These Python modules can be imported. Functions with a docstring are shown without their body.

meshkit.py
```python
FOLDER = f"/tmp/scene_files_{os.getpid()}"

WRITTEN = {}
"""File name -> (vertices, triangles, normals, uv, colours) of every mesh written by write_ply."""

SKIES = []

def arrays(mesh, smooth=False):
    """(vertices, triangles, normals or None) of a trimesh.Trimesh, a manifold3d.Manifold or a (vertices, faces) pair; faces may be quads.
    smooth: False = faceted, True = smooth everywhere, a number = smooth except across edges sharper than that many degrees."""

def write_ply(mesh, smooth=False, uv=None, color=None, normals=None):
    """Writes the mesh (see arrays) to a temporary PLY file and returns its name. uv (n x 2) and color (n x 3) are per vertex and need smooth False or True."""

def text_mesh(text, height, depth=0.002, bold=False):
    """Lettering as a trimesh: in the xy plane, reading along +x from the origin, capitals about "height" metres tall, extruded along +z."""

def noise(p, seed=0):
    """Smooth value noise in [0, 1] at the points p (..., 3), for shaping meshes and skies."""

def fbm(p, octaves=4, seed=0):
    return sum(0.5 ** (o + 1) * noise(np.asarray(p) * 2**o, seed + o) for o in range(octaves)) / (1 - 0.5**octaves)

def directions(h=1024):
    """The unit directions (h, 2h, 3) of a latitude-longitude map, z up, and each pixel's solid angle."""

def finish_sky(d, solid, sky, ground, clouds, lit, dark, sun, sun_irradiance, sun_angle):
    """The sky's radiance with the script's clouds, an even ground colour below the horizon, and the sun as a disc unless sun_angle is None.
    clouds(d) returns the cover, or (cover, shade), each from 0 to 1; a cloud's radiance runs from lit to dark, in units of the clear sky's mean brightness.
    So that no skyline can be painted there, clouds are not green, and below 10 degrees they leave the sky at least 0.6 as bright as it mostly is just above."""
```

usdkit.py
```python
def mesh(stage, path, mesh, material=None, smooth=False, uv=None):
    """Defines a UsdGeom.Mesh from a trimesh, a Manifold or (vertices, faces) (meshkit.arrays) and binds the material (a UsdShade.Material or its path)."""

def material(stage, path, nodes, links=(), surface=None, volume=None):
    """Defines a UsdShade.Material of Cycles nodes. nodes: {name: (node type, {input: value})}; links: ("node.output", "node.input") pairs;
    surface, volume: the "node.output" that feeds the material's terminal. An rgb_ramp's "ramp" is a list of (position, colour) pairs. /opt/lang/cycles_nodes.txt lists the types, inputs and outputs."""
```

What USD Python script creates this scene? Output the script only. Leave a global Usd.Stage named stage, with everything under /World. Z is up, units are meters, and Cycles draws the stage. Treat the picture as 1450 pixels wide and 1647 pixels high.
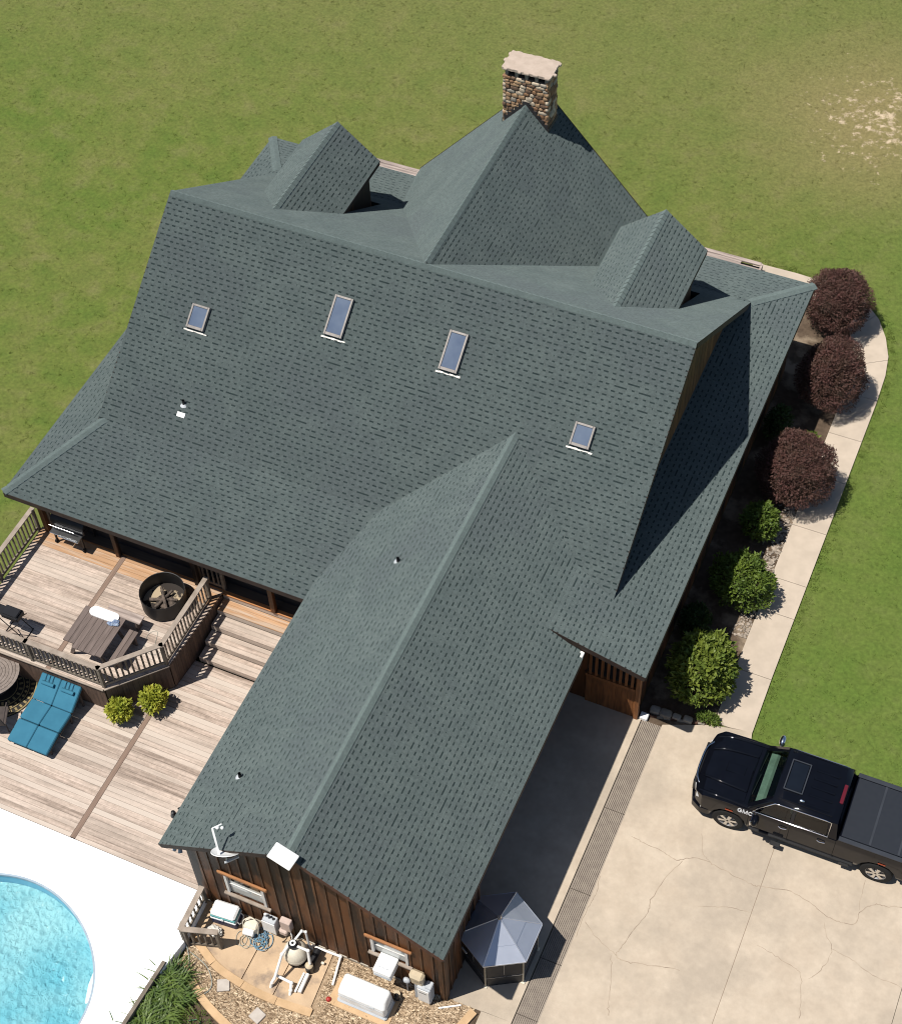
import math, random
import numpy as np, trimesh, usdkit, meshkit
import manifold3d as m3
from shapely.geometry import Polygon, box as sbox, LineString, Point
from shapely.ops import unary_union
from shapely import affinity
from pxr import Usd, UsdGeom, UsdLux, UsdShade, Gf, Sdf, Vt

stage = Usd.Stage.CreateInMemory()
UsdGeom.SetStageUpAxis(stage, UsdGeom.Tokens.z)
UsdGeom.SetStageMetersPerUnit(stage, 1.0)
WORLD = UsdGeom.Xform.Define(stage, '/World')
UsdGeom.Scope.Define(stage, '/World/Looks')

# ------------------------------------------------------------------ camera
CAM_M = np.array([[0.9142654962659993, 0.40392968877360824, -0.030974325896498685],
                  [0.3026984221162029, -0.7319454574268347, -0.6104338724223805],
                  [-0.26924388124124116, 0.5487227477328399, -0.7914613563116487]])   # rows: right, down, forward
CAM_C = np.array([15.009123, -28.345983, 38.451375])
cam = UsdGeom.Camera.Define(stage, '/World/camera')
R_ = np.stack([CAM_M[0], -CAM_M[1], -CAM_M[2]])
mt = np.eye(4); mt[:3, :3] = R_; mt[3, :3] = CAM_C
cam.AddTransformOp().Set(Gf.Matrix4d(*mt.ravel().tolist()))
cam.CreateHorizontalApertureAttr(36.0)
cam.CreateVerticalApertureAttr(36.0 * 1024 / 901)
cam.CreateFocalLengthAttr(36.0 * 2692.412 / 1450)
cam.CreateClippingRangeAttr(Gf.Vec2f(0.5, 3000))
cam.CreateExposureAttr(0.42)

# ------------------------------------------------------------------ sky and sun
SUN = np.array([-0.32, -0.30, 1.0]); SUN /= np.linalg.norm(SUN)
ELEV = math.asin(SUN[2]); ROT = math.atan2(SUN[0], SUN[1])
usdkit.material(stage, '/World/Looks/sky_look', {
    's': ('sky_texture', {'sky_type': 'single_scattering', 'sun_disc': False, 'sun_elevation': ELEV, 'sun_rotation': ROT, 'altitude': 200.0}),
    'b': ('background_shader', {'strength': 0.065})}, [('s.color', 'b.color')], surface='b.background')
dome = UsdLux.DomeLight.Define(stage, '/World/sky')
UsdShade.MaterialBindingAPI.Apply(dome.GetPrim()).Bind(UsdShade.Material.Get(stage, '/World/Looks/sky_look'))
dome.GetPrim().SetCustomDataByKey('kind', 'structure')
sun = UsdLux.DistantLight.Define(stage, '/World/sun')
sun.CreateIntensityAttr(1.2); sun.CreateAngleAttr(0.53); sun.CreateColorAttr(Gf.Vec3f(1.0, 0.955, 0.89))
sun.CreateNormalizeAttr(True)
z_ = SUN; x_ = np.cross([0, 1, 0], z_); x_ /= np.linalg.norm(x_); y_ = np.cross(z_, x_)
mt = np.eye(4); mt[0, :3], mt[1, :3], mt[2, :3] = x_, y_, z_
sun.AddTransformOp().Set(Gf.Matrix4d(*mt.ravel().tolist()))

RNG = np.random.default_rng(7); random.seed(7)

# ------------------------------------------------------------------ materials
MATS = {}
def mat(name, col, col2=None, scale=3.0, detail=5.0, stretch=(1, 1, 1), island=0.0, objvar=0.0, rough=0.7, spec=0.3,
        bump=0.0, bscale=60.0, bstretch=None, metallic=0.0, coat=0.0, lo=0.35, hi=0.65, blotch=None, blotch_scale=0.5, blotch_lo=.5, blotch_hi=.62, hue_obj=None, trans=0.0, mottle=0.0, mscale=14.0):
    """Principled with two colours mixed by noise at world position, per-island and per-object brightness, bump, and blotches of stain."""
    n = {'p': ('principled_bsdf', {'diffuse_roughness': 1.0 if name in ('shingle', 'ridge_cap', 'shingle_shadow_band') else 0.0, 'roughness': rough, 'specular_ior_level': spec, 'metallic': metallic, 'coat_weight': coat, 'coat_roughness': 0.04})}
    l = []
    n['g'] = ('geometry', {})
    n['m'] = ('mapping', {'scale': stretch}); l.append(('g.position', 'm.vector'))
    c2 = col2 if col2 is not None else tuple(c * 0.8 for c in col)
    n['nz'] = ('noise_texture', {'scale': scale, 'detail': detail, 'roughness': 0.6}); l.append(('m.vector', 'nz.vector'))
    n['r'] = ('rgb_ramp', {'ramp': [(lo, col), (hi, c2)]}); l.append(('nz.fac', 'r.fac'))
    last = 'r.color'
    if blotch is not None:
        n['bn'] = ('noise_texture', {'scale': blotch_scale, 'detail': 6.0, 'roughness': 0.62}); l.append(('m.vector', 'bn.vector'))
        n['br'] = ('map_range', {'from_min': blotch_lo, 'from_max': blotch_hi, 'clamp': True}); l.append(('bn.fac', 'br.value'))
        n['bm'] = ('mix_color', {'b': blotch}); l += [('br.result', 'bm.fac'), (last, 'bm.a')]; last = 'bm.result'
    if mottle:
        n['mn'] = ('noise_texture', {'scale': mscale, 'detail': 3.0, 'roughness': .7}); l.append(('g.position', 'mn.vector'))
        n['mm'] = ('map_range', {'from_min': .3, 'from_max': .7, 'to_min': 1 - mottle, 'to_max': 1 + mottle}); n['mh'] = ('hsv', {})
        l += [('mn.fac', 'mm.value'), ('mm.result', 'mh.value'), (last, 'mh.color')]; last = 'mh.color'
    k = 0
    for amount, src, out in ((island, 'g', 'random_per_island'), (objvar, 'oi', 'random')):
        if amount:
            if src == 'oi': n['oi'] = ('object_info', {})
            a = f'mr{k}'; b = f'hv{k}'; k += 1
            n[a] = ('map_range', {'from_min': 0.0, 'from_max': 1.0, 'to_min': 1 - amount, 'to_max': 1 + amount}); l.append((f'{src}.{out}', a + '.value'))
            n[b] = ('hsv', {}); l += [(a + '.result', b + '.value'), (last, b + '.color')]; last = b + '.color'
    if hue_obj is not None:
        n['oi'] = ('object_info', {}); n['hc'] = ('mix_color', {'b': hue_obj}); n['hp'] = ('math', {'math_type': 'power', 'value2': 2.2})
        l += [('oi.random', 'hp.value1'), ('hp.value', 'hc.fac'), (last, 'hc.a')]; last = 'hc.result'
    l.append((last, 'p.base_color'))
    if bump:
        n['bmap'] = ('mapping', {'scale': bstretch or stretch}); l.append(('g.position', 'bmap.vector'))
        n['bz'] = ('noise_texture', {'scale': bscale, 'detail': 4.0}); l.append(('bmap.vector', 'bz.vector'))
        n['bu'] = ('bump', {'strength': min(1.0, bump), 'distance': 0.01}); l += [('bz.fac', 'bu.height'), ('bu.normal', 'p.normal')]
    surf = 'p.BSDF'
    if trans:
        n['tl'] = ('translucent_bsdf', {}); l.append((last, 'tl.color'))
        n['mx'] = ('mix_closure', {'fac': trans}); l += [('p.BSDF', 'mx.closure1'), ('tl.BSDF', 'mx.closure2')]; surf = 'mx.closure'
    MATS[name] = usdkit.material(stage, '/World/Looks/' + name, n, l, surface=surf)
    return MATS[name]

def pane(name, tint, gloss_rough=0.02):
    """clear sheet that reflects more at grazing angles, alike from both sides"""
    n = {'t': ('transparent_bsdf', {'color': tint}), 'g': ('glossy_bsdf', {'color': (1, 1, 1), 'roughness': gloss_rough}), 'w': ('layer_weight', {'blend': .5}),
         'p': ('math', {'math_type': 'power', 'value2': 5.0}), 'a': ('math', {'math_type': 'multiply_add', 'value2': .92, 'value3': .045}), 'm': ('mix_closure', {})}
    MATS[name] = usdkit.material(stage, '/World/Looks/' + name, n, [('w.facing', 'p.value1'), ('p.value', 'a.value1'), ('a.value', 'm.fac'), ('t.BSDF', 'm.closure1'), ('g.BSDF', 'm.closure2')], surface='m.closure')

S1 = (0.117, 0.146, 0.142)
mat('shingle', S1, (0.097, 0.124, 0.122), scale=1.4, island=0.22, mottle=.18, mscale=13, rough=0.92, spec=0.15, bump=0.6, bscale=110, blotch=(0.102, 0.126, 0.127), blotch_scale=.35)
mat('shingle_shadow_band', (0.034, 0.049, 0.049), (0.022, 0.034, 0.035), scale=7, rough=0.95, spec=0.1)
mat('ridge_cap', (0.117, 0.149, 0.144), (0.102, 0.131, 0.128), scale=2, mottle=.14, island=0.08, rough=0.92, spec=0.15, bump=0.6, bscale=110)
mat('fascia_dark', (0.035, 0.022, 0.017), (0.02, 0.013, 0.011), scale=4, rough=0.7)
mat('fascia_red', (0.10, 0.045, 0.030), (0.06, 0.03, 0.02), scale=4, rough=0.7)
mat('siding', (0.112, 0.043, 0.015), (0.019, 0.010, 0.006), scale=2.0, lo=.40, hi=.60, stretch=(3, 3, .45), objvar=0.35, rough=0.6, spec=0.3, bump=.5, bscale=12, bstretch=(6, 6, .5), blotch=(0.009, 0.007, 0.0055), blotch_scale=.55, blotch_lo=.46, blotch_hi=.56, hue_obj=(0.105, 0.040, 0.013))
mat('batten', (0.110, 0.050, 0.022), (0.040, 0.020, 0.010), scale=2.5, stretch=(3, 3, .6), objvar=0.25, rough=0.6, bump=.4, bscale=12, bstretch=(6, 6, .5))
mat('siding_gold', (0.115, 0.056, 0.021), (0.05, 0.026, 0.011), scale=2, stretch=(3, 3, .5), objvar=0.2, rough=0.6)
mat('cedar', (0.23, 0.094, 0.034), (0.13, 0.052, 0.02), scale=3, stretch=(5, 5, .7), objvar=0.15, rough=0.55)
mat('trim_orange', (0.34, 0.155, 0.060), (0.24, 0.105, 0.045), scale=4, stretch=(1, 6, 6), rough=0.5)
GR = (0.385, 0.300, 0.232)
mat('deck_board', (0.485, 0.388, 0.322), (0.33, 0.262, 0.21), scale=2.6, stretch=(.45, 7, 7), objvar=0.06, rough=0.8, spec=.2, bump=.35, bscale=20, bstretch=(.6, 9, 9), blotch=(0.215, 0.165, 0.132), blotch_scale=.75, blotch_lo=.46, blotch_hi=.64, hue_obj=(0.45, 0.385, 0.325), mottle=.16, mscale=9)
mat('deck_board_fresh', (0.42, 0.255, 0.145), (0.33, 0.19, 0.10), scale=2.6, stretch=(.45, 7, 7), objvar=0.08, rough=0.75, blotch=(0.40, 0.30, 0.22), blotch_scale=1.2)
mat('deck_breaker', (0.21, 0.145, 0.108), (0.155, 0.105, 0.08), scale=2.6, stretch=(7, .45, 7), rough=0.8)
mat('deck_edge_orange', (0.46, 0.20, 0.075), (0.34, 0.15, 0.06), scale=3, stretch=(.6, 6, 6), rough=0.7)
mat('skirt_board', (0.095, 0.060, 0.042), (0.055, 0.036, 0.027), scale=3, stretch=(6, 6, .5), objvar=0.22, rough=0.8, bump=.3, bscale=15)
mat('rail_wood', (0.185, 0.155, 0.120), (0.105, 0.086, 0.066), scale=3, objvar=0.10, rough=0.8, bump=.3, bscale=30)
mat('rail_cap', (0.30, 0.25, 0.205), (0.21, 0.17, 0.135), scale=4, rough=0.8, bump=.3, bscale=30)
mat('table_wood', (0.145, 0.112, 0.098), (0.095, 0.072, 0.062), scale=3, stretch=(6, .6, 6), objvar=0.12, rough=0.75, bump=.3, bscale=20)
mat('old_plank', (0.40, 0.33, 0.29), (0.20, 0.16, 0.14), scale=2, stretch=(.5, 7, 7), objvar=.15, rough=.85)
CC = (0.43, 0.362, 0.282)
mat('concrete', CC, (0.375, 0.31, 0.238), scale=1.3, detail=8, rough=0.85, spec=.2, bump=.25, bscale=40, blotch=(0.335, 0.282, 0.22), blotch_scale=.42, blotch_lo=.45, blotch_hi=.62, mottle=.06, mscale=5)
mat('sidewalk_slab', (0.43, 0.36, 0.285), (0.37, 0.31, 0.245), scale=2, detail=8, objvar=0.05, rough=0.85, bump=.25, bscale=40)
mat('crack', (0.20, 0.155, 0.115), (0.34, 0.275, 0.205), scale=3, rough=0.95)
mat('joint', (0.27, 0.205, 0.145), (0.20, 0.15, 0.11), scale=4, rough=0.95)
mat('patio', (0.46, 0.335, 0.215), (0.37, 0.265, 0.17), scale=1.6, detail=8, rough=0.85, bump=.3, bscale=40, blotch=(0.16, 0.125, 0.105), blotch_scale=.9, blotch_lo=.53, blotch_hi=.68)
mat('curb_concrete', (0.47, 0.32, 0.185), (0.40, 0.27, 0.15), scale=4, objvar=.06, rough=0.85, bump=.3, bscale=60)
mat('pool_deck_paint', (0.80, 0.80, 0.79), (0.77, 0.78, 0.78), scale=1.0, rough=0.75, spec=.25, bump=.1, bscale=60)
mat('wet_deck', (0.56, 0.73, 0.77), (0.66, 0.77, 0.79), scale=2, rough=.25, spec=.4)
mat('pool_wall', (0.17, 0.42, 0.55), (0.13, 0.36, 0.50), scale=5, rough=0.5)
mat('pool_coping', (0.30, 0.37, 0.43), rough=0.6)
mat('drain_gap', (0.09, 0.075, 0.06), rough=.9)
mat('drain_bar', (0.29, 0.245, 0.195), (0.23, 0.19, 0.155), scale=6, island=.1, rough=0.6)
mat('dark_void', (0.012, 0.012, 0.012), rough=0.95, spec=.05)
mat('soil', (0.10, 0.072, 0.05), (0.06, 0.043, 0.03), scale=5, rough=0.95, spec=.1, bump=1, bscale=30, blotch=(0.20, 0.155, 0.11), blotch_scale=1.0, blotch_lo=.5, blotch_hi=.62)
mat('mulch', (0.36, 0.27, 0.18), (0.24, 0.17, 0.108), scale=14, rough=0.95, spec=.1, bump=1, bscale=40)
mat('wood_chip', (0.44, 0.315, 0.20), (0.31, 0.205, 0.12), scale=9, island=.3, objvar=.5, rough=0.9, spec=.1, hue_obj=(0.58, 0.47, 0.33))
mat('pebble', (0.30, 0.25, 0.2), (0.18, 0.15, 0.12), scale=9, objvar=.35, rough=0.8)
mat('stone_grey', (0.33, 0.30, 0.25), (0.24, 0.21, 0.17), scale=6, objvar=.2, rough=0.85, bump=.5, bscale=30)
mat('stepping_stone', (0.42, 0.38, 0.335), (0.36, 0.32, 0.28), scale=6, rough=0.85, bump=.3, bscale=60)
for i, (a, b) in enumerate([((0.36, 0.24, 0.135), (0.25, 0.155, 0.09)), ((0.24, 0.135, 0.07), (0.15, 0.085, 0.05)), ((0.46, 0.39, 0.29), (0.36, 0.29, 0.21)), ((0.15, 0.095, 0.062), (0.09, 0.06, 0.04)), ((0.30, 0.27, 0.22), (0.21, 0.185, 0.15))]):
    mat('river_stone_' + 'abcde'[i], a, b, scale=9, rough=0.75, bump=.4, bscale=30)
mat('mortar', (0.09, 0.072, 0.058), rough=0.95)
mat('cap_stone', (0.40, 0.325, 0.265), (0.34, 0.275, 0.22), scale=5, rough=0.85, bump=.4, bscale=40)
mat('flashing', (0.035, 0.034, 0.036), (0.05, 0.048, 0.048), scale=9, rough=0.55, metallic=.3)
mat('white_plastic', (0.78, 0.78, 0.76), rough=0.4, spec=.4)
mat('white_pvc', (0.74, 0.73, 0.70), (0.66, 0.64, 0.60), scale=5, rough=0.4)
mat('cream_plastic', (0.62, 0.57, 0.46), (0.54, 0.49, 0.39), scale=4, rough=0.5)
mat('box_grey', (0.40, 0.42, 0.44), (0.34, 0.36, 0.38), scale=4, rough=0.45)
mat('box_pink', (0.46, 0.36, 0.31), (0.40, 0.31, 0.27), scale=4, rough=0.5)
mat('meter_tan', (0.46, 0.38, 0.26), (0.40, 0.33, 0.23), scale=4, rough=0.5)
mat('black_plastic', (0.014, 0.014, 0.016), rough=0.4)
mat('black_metal', (0.020, 0.020, 0.022), (0.014, 0.014, 0.015), scale=5, rough=0.45, metallic=.4)
mat('grey_metal', (0.34, 0.34, 0.35), rough=0.35, metallic=.8)
mat('steel', (0.62, 0.63, 0.64), rough=0.28, metallic=1.0)
mat('chrome', (0.80, 0.80, 0.81), rough=0.10, metallic=1.0)
mat('skylight_frame', (0.17, 0.155, 0.145), (0.13, 0.12, 0.112), scale=6, rough=0.45, metallic=.2)
mat('skylight_glass', (0.105, 0.135, 0.185), (0.06, 0.085, 0.135), scale=1.1, lo=.3, hi=.7, rough=0.12, spec=.5)
mat('light_metal', (0.42, 0.41, 0.39), (0.28, 0.27, 0.25), scale=20, rough=0.4, metallic=.3)
mat('metal_roof', (0.52, 0.55, 0.62), (0.47, 0.50, 0.57), scale=2, rough=0.44, spec=.6, metallic=.7)
mat('dark_mesh', (0.018, 0.020, 0.024), (0.012, 0.013, 0.017), scale=6, rough=0.6)
mat('post_tan', (0.36, 0.32, 0.25), rough=0.45, metallic=.3)
mat('teal_cushion', (0.036, 0.145, 0.215), (0.030, 0.125, 0.19), scale=2.5, rough=0.85, spec=.15, bump=.3, bscale=200)
mat('teal_dark', (0.010, 0.055, 0.10), rough=0.9)
mat('wicker', (0.215, 0.178, 0.155), (0.145, 0.118, 0.10), scale=12, rough=0.75, bump=.6, bscale=80)
mat('rug_dark', (0.022, 0.020, 0.018), rough=0.95)
mat('rug_gold', (0.27, 0.20, 0.09), (0.17, 0.14, 0.07), scale=8, rough=0.95)
mat('brown_fabric', (0.060, 0.048, 0.043), (0.045, 0.036, 0.033), scale=8, rough=0.85)
mat('cooler_white', (0.78, 0.78, 0.77), rough=0.45)
mat('cooler_teal', (0.12, 0.35, 0.36), rough=0.45)
mat('cooler_navy', (0.012, 0.025, 0.075), rough=0.45)
mat('hose_blue', (0.15, 0.28, 0.37), (0.10, 0.2, 0.29), scale=5, island=.2, rough=0.5)
mat('hose_grey', (0.30, 0.31, 0.27), rough=0.5)
mat('hose_green', (0.10, 0.22, 0.12), rough=0.5)
mat('plastic_bag', (0.62, 0.60, 0.55), (0.5, 0.47, 0.42), scale=6, rough=0.5)
mat('red_ball', (0.36, 0.035, 0.028), rough=0.35)
mat('blue_fabric', (0.035, 0.07, 0.17), (0.25, 0.3, 0.36), scale=14, rough=0.6)
mat('ash', (0.16, 0.13, 0.10), (0.05, 0.042, 0.035), scale=7, rough=0.95)
mat('char', (0.03, 0.025, 0.022), (0.13, 0.10, 0.08), scale=9, rough=0.95)
mat('firepan_sun_shadow', (0.34, 0.27, 0.18), (0.025, 0.02, 0.017), scale=2.2, lo=.46, hi=.52, rough=0.9)  # sunlit patches and the black shadow inside the ring, painted into the pan colour
mat('pot_clay', (0.05, 0.04, 0.035), rough=0.7)
mat('truck_paint', (0.003, 0.0036, 0.006), rough=0.055, spec=.22, coat=.12)
mat('truck_trim', (0.016, 0.016, 0.017), rough=0.55)
mat('tonneau', (0.011, 0.014, 0.020), (0.009, 0.012, 0.018), scale=9, rough=0.6, bump=.3, bscale=200)
mat('tonneau_seam', (0.028, 0.032, 0.040), rough=0.5)
mat('tyre', (0.016, 0.016, 0.016), rough=0.85, spec=.2)
mat('red_lens', (0.09, 0.010, 0.018), rough=0.2)
mat('amber_lens', (0.26, 0.05, 0.02), rough=0.25)
mat('lamp_lens', (0.55, 0.56, 0.58), rough=0.12, spec=.6)
mat('truck_interior', (0.17, 0.20, 0.18), (0.11, 0.13, 0.12), scale=5, rough=0.8)
mat('seat_dark', (0.02, 0.022, 0.022), rough=0.8)
mat('sunroof_glass', (0.006, 0.008, 0.012), rough=0.06, spec=.6)
pane('truck_glass', (0.60, 0.74, 0.66)); pane('privacy_glass', (0.20, 0.21, 0.18)); pane('window_glass', (0.75, 0.78, 0.78))
mat('blind_white', (0.72, 0.70, 0.68), (0.64, 0.62, 0.60), scale=5, rough=0.7)
mat('window_white', (0.60, 0.58, 0.55), rough=0.5)
mat('room_dark', (0.03, 0.027, 0.025), rough=0.9)
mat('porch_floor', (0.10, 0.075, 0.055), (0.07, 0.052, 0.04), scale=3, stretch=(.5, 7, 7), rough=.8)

def leafmat(name, a, b, var=.3, trans=.25, rough=.55):
    mat(name, a, b, scale=2.5, island=var, rough=rough, spec=.35, trans=trans)
leafmat('leaf_purple', (0.165, 0.072, 0.060), (0.115, 0.062, 0.043), .40, .12, .6)
leafmat('leaf_green', (0.235, 0.33, 0.045), (0.12, 0.20, 0.032), .45)
leafmat('leaf_bright', (0.32, 0.385, 0.055), (0.165, 0.25, 0.04), .45)
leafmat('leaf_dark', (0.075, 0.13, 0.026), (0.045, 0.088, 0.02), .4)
leafmat('leaf_yellow', (0.62, 0.60, 0.075), (0.38, 0.45, 0.05), .35)
leafmat('leaf_strap', (0.21, 0.31, 0.055), (0.10, 0.18, 0.038), .45, .2, .45)
mat('twig', (0.05, 0.035, 0.025), rough=.9)

# lawn: broad patches by world position, shared by the ground sheet and the blades
def lawn_mat(name, blades):
    n = {'g': ('geometry', {}), 'p': ('principled_bsdf', {'roughness': .75, 'specular_ior_level': .15})}
    l = []
    n['a'] = ('noise_texture', {'scale': .27, 'detail': 5.0, 'roughness': .6}); n['b'] = ('noise_texture', {'scale': 1.1, 'detail': 6.0, 'roughness': .65})
    n['c'] = ('noise_texture', {'scale': 9.0, 'detail': 7.0, 'roughness': .82})
    for k in 'abc': l.append(('g.position', k + '.vector'))
    n['ra'] = ('rgb_ramp', {'ramp': [(.40, (0.075, 0.117, 0.018)), (.50, (0.102, 0.127, 0.027)), (.60, (0.126, 0.131, 0.038))]}); l.append(('a.fac', 'ra.fac'))
    n['rb'] = ('rgb_ramp', {'ramp': [(.32, (0.072, 0.112, 0.018)), (.52, (0.102, 0.127, 0.025)), (.70, (0.139, 0.138, 0.050))]}); l.append(('b.fac', 'rb.fac'))
    n['m0'] = ('mix_color', {'fac': .6}); l += [('ra.color', 'm0.a'), ('rb.color', 'm0.b')]
    # the back lawn is drier, the strip beside the walk is watered
    n['xyz'] = ('separate_xyz', {}); l.append(('g.position', 'xyz.vector'))
    n['yr'] = ('map_range', {'from_min': 9.0, 'from_max': 20.0, 'to_min': 0.0, 'to_max': .5, 'clamp': True}); l.append(('xyz.y', 'yr.value'))
    n['m01'] = ('mix_color', {'b': (0.132, 0.131, 0.046)}); l += [('yr.result', 'm01.fac'), ('m0.result', 'm01.a')]
    n['xr'] = ('map_range', {'from_min': 9.0, 'from_max': 13.0, 'to_min': 0.0, 'to_max': .5, 'clamp': True}); l.append(('xyz.x', 'xr.value'))
    n['m1'] = ('mix_color', {'b': (0.076, 0.128, 0.021)}); l += [('xr.result', 'm1.fac'), ('m01.result', 'm1.a')]
    n['c2'] = ('noise_texture', {'scale': 2.6, 'detail': 6.0, 'roughness': .75}); l.append(('g.position', 'c2.vector'))
    # worn sandy ground near (8.3, 19.5), fading out
    n['sx'] = ('vector_math', {'vector_math_type': 'distance'} if False else {'math_type': 'distance', 'vector2': (8.9, 20.0, 0.0)}); l.append(('g.position', 'sx.vector1'))
    n['sr'] = ('map_range', {'from_min': 0.0, 'from_max': 6.0, 'to_min': .265, 'to_max': 0.0, 'clamp': True}); l.append(('sx.value', 'sr.value'))
    n['sa'] = ('math', {'math_type': 'add'}); l += [('sr.result', 'sa.value1'), ('c2.fac', 'sa.value2')]
    n['sm'] = ('map_range', {'from_min': .735, 'from_max': .86, 'clamp': True}); l.append(('sa.value', 'sm.value'))
    n['st'] = ('map_range', {'from_min': 0.0, 'from_max': .22, 'to_min': 0.0, 'to_max': .6, 'clamp': True}); l.append(('sr.result', 'st.value'))
    n['mt'] = ('mix_color', {'b': (0.22, 0.165, 0.080)}); l += [('st.result', 'mt.fac'), ('m1.result', 'mt.a')]
    n['ms'] = ('mix_color', {'b': (0.44, 0.35, 0.24)}); l += [('sm.result', 'ms.fac'), ('mt.result', 'ms.a')]
    last = 'ms.result'
    if blades:
        n['oi'] = ('object_info', {}); n['mr'] = ('map_range', {'to_min': 1.0, 'to_max': 1.3}); n['h'] = ('hsv', {})
        l += [('oi.random', 'mr.value'), ('mr.result', 'h.value'), (last, 'h.color')]; last = 'h.color'
        n['tl'] = ('translucent_bsdf', {}); l.append((last, 'tl.color'))
        n['mx'] = ('mix_closure', {'fac': .38}); l += [('p.BSDF', 'mx.closure1'), ('tl.BSDF', 'mx.closure2')]
    else:
        n['rc'] = ('map_range', {'from_min': .3, 'from_max': .7, 'to_min': .58, 'to_max': 1.30}); n['h'] = ('hsv', {})
        l += [('c.fac', 'rc.value'), ('rc.result', 'h.value'), (last, 'h.color')]; last = 'h.color'
        n['bu'] = ('bump', {'strength': .5, 'distance': .03}); l += [('c.fac', 'bu.height'), ('bu.normal', 'p.normal')]
    l.append((last, 'p.base_color'))
    MATS[name] = usdkit.material(stage, '/World/Looks/' + name, n, l, surface='mx.closure' if blades else 'p.BSDF')
lawn_mat('lawn_ground', False); lawn_mat('grass_blade', True)

# pool water: half clear, half scattering, with ripples in its normal
MATS['water'] = usdkit.material(stage, '/World/Looks/water', {
    'g': ('geometry', {}), 'n': ('noise_texture', {'scale': 7.0, 'detail': 3.0, 'distortion': .6}), 'v': ('voronoi_texture', {'scale': 6.5, 'feature': 'smooth_f1', 'smoothness': .35}),
    'mv': ('mix_vector', {'fac': .13}), 'ma': ('math', {'math_type': 'multiply_add', 'value2': 1.0}),
    'bu': ('bump', {'strength': 1.0, 'distance': .085}), 't': ('transparent_bsdf', {'color': (0.25, 0.72, 0.82)}),
    'c': ('rgb_ramp', {'ramp': [(.35, (0.12, 0.43, 0.51)), (.65, (0.30, 0.60, 0.62))]}), 'nb': ('noise_texture', {'scale': .5, 'detail': 2.0}),
    'd': ('diffuse_bsdf', {}), 'gl': ('glossy_bsdf', {'roughness': .03, 'color': (1, 1, 1)}), 'f': ('fresnel', {'IOR': 1.33}), 'm1': ('mix_closure', {'fac': .72}), 'm2': ('mix_closure', {})},
    [('g.position', 'n.vector'), ('g.position', 'mv.a'), ('n.color', 'mv.b'), ('mv.result', 'v.vector'), ('v.distance', 'ma.value1'), ('n.fac', 'ma.value3'), ('ma.value', 'bu.height'), ('bu.normal', 'd.normal'), ('bu.normal', 'gl.normal'),
     ('g.position', 'nb.vector'), ('nb.fac', 'c.fac'), ('c.color', 'd.color'), ('t.BSDF', 'm1.closure1'), ('d.BSDF', 'm1.closure2'), ('f.fac', 'm2.fac'), ('m1.closure', 'm2.closure1'), ('gl.BSDF', 'm2.closure2')], surface='m2.closure')

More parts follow.
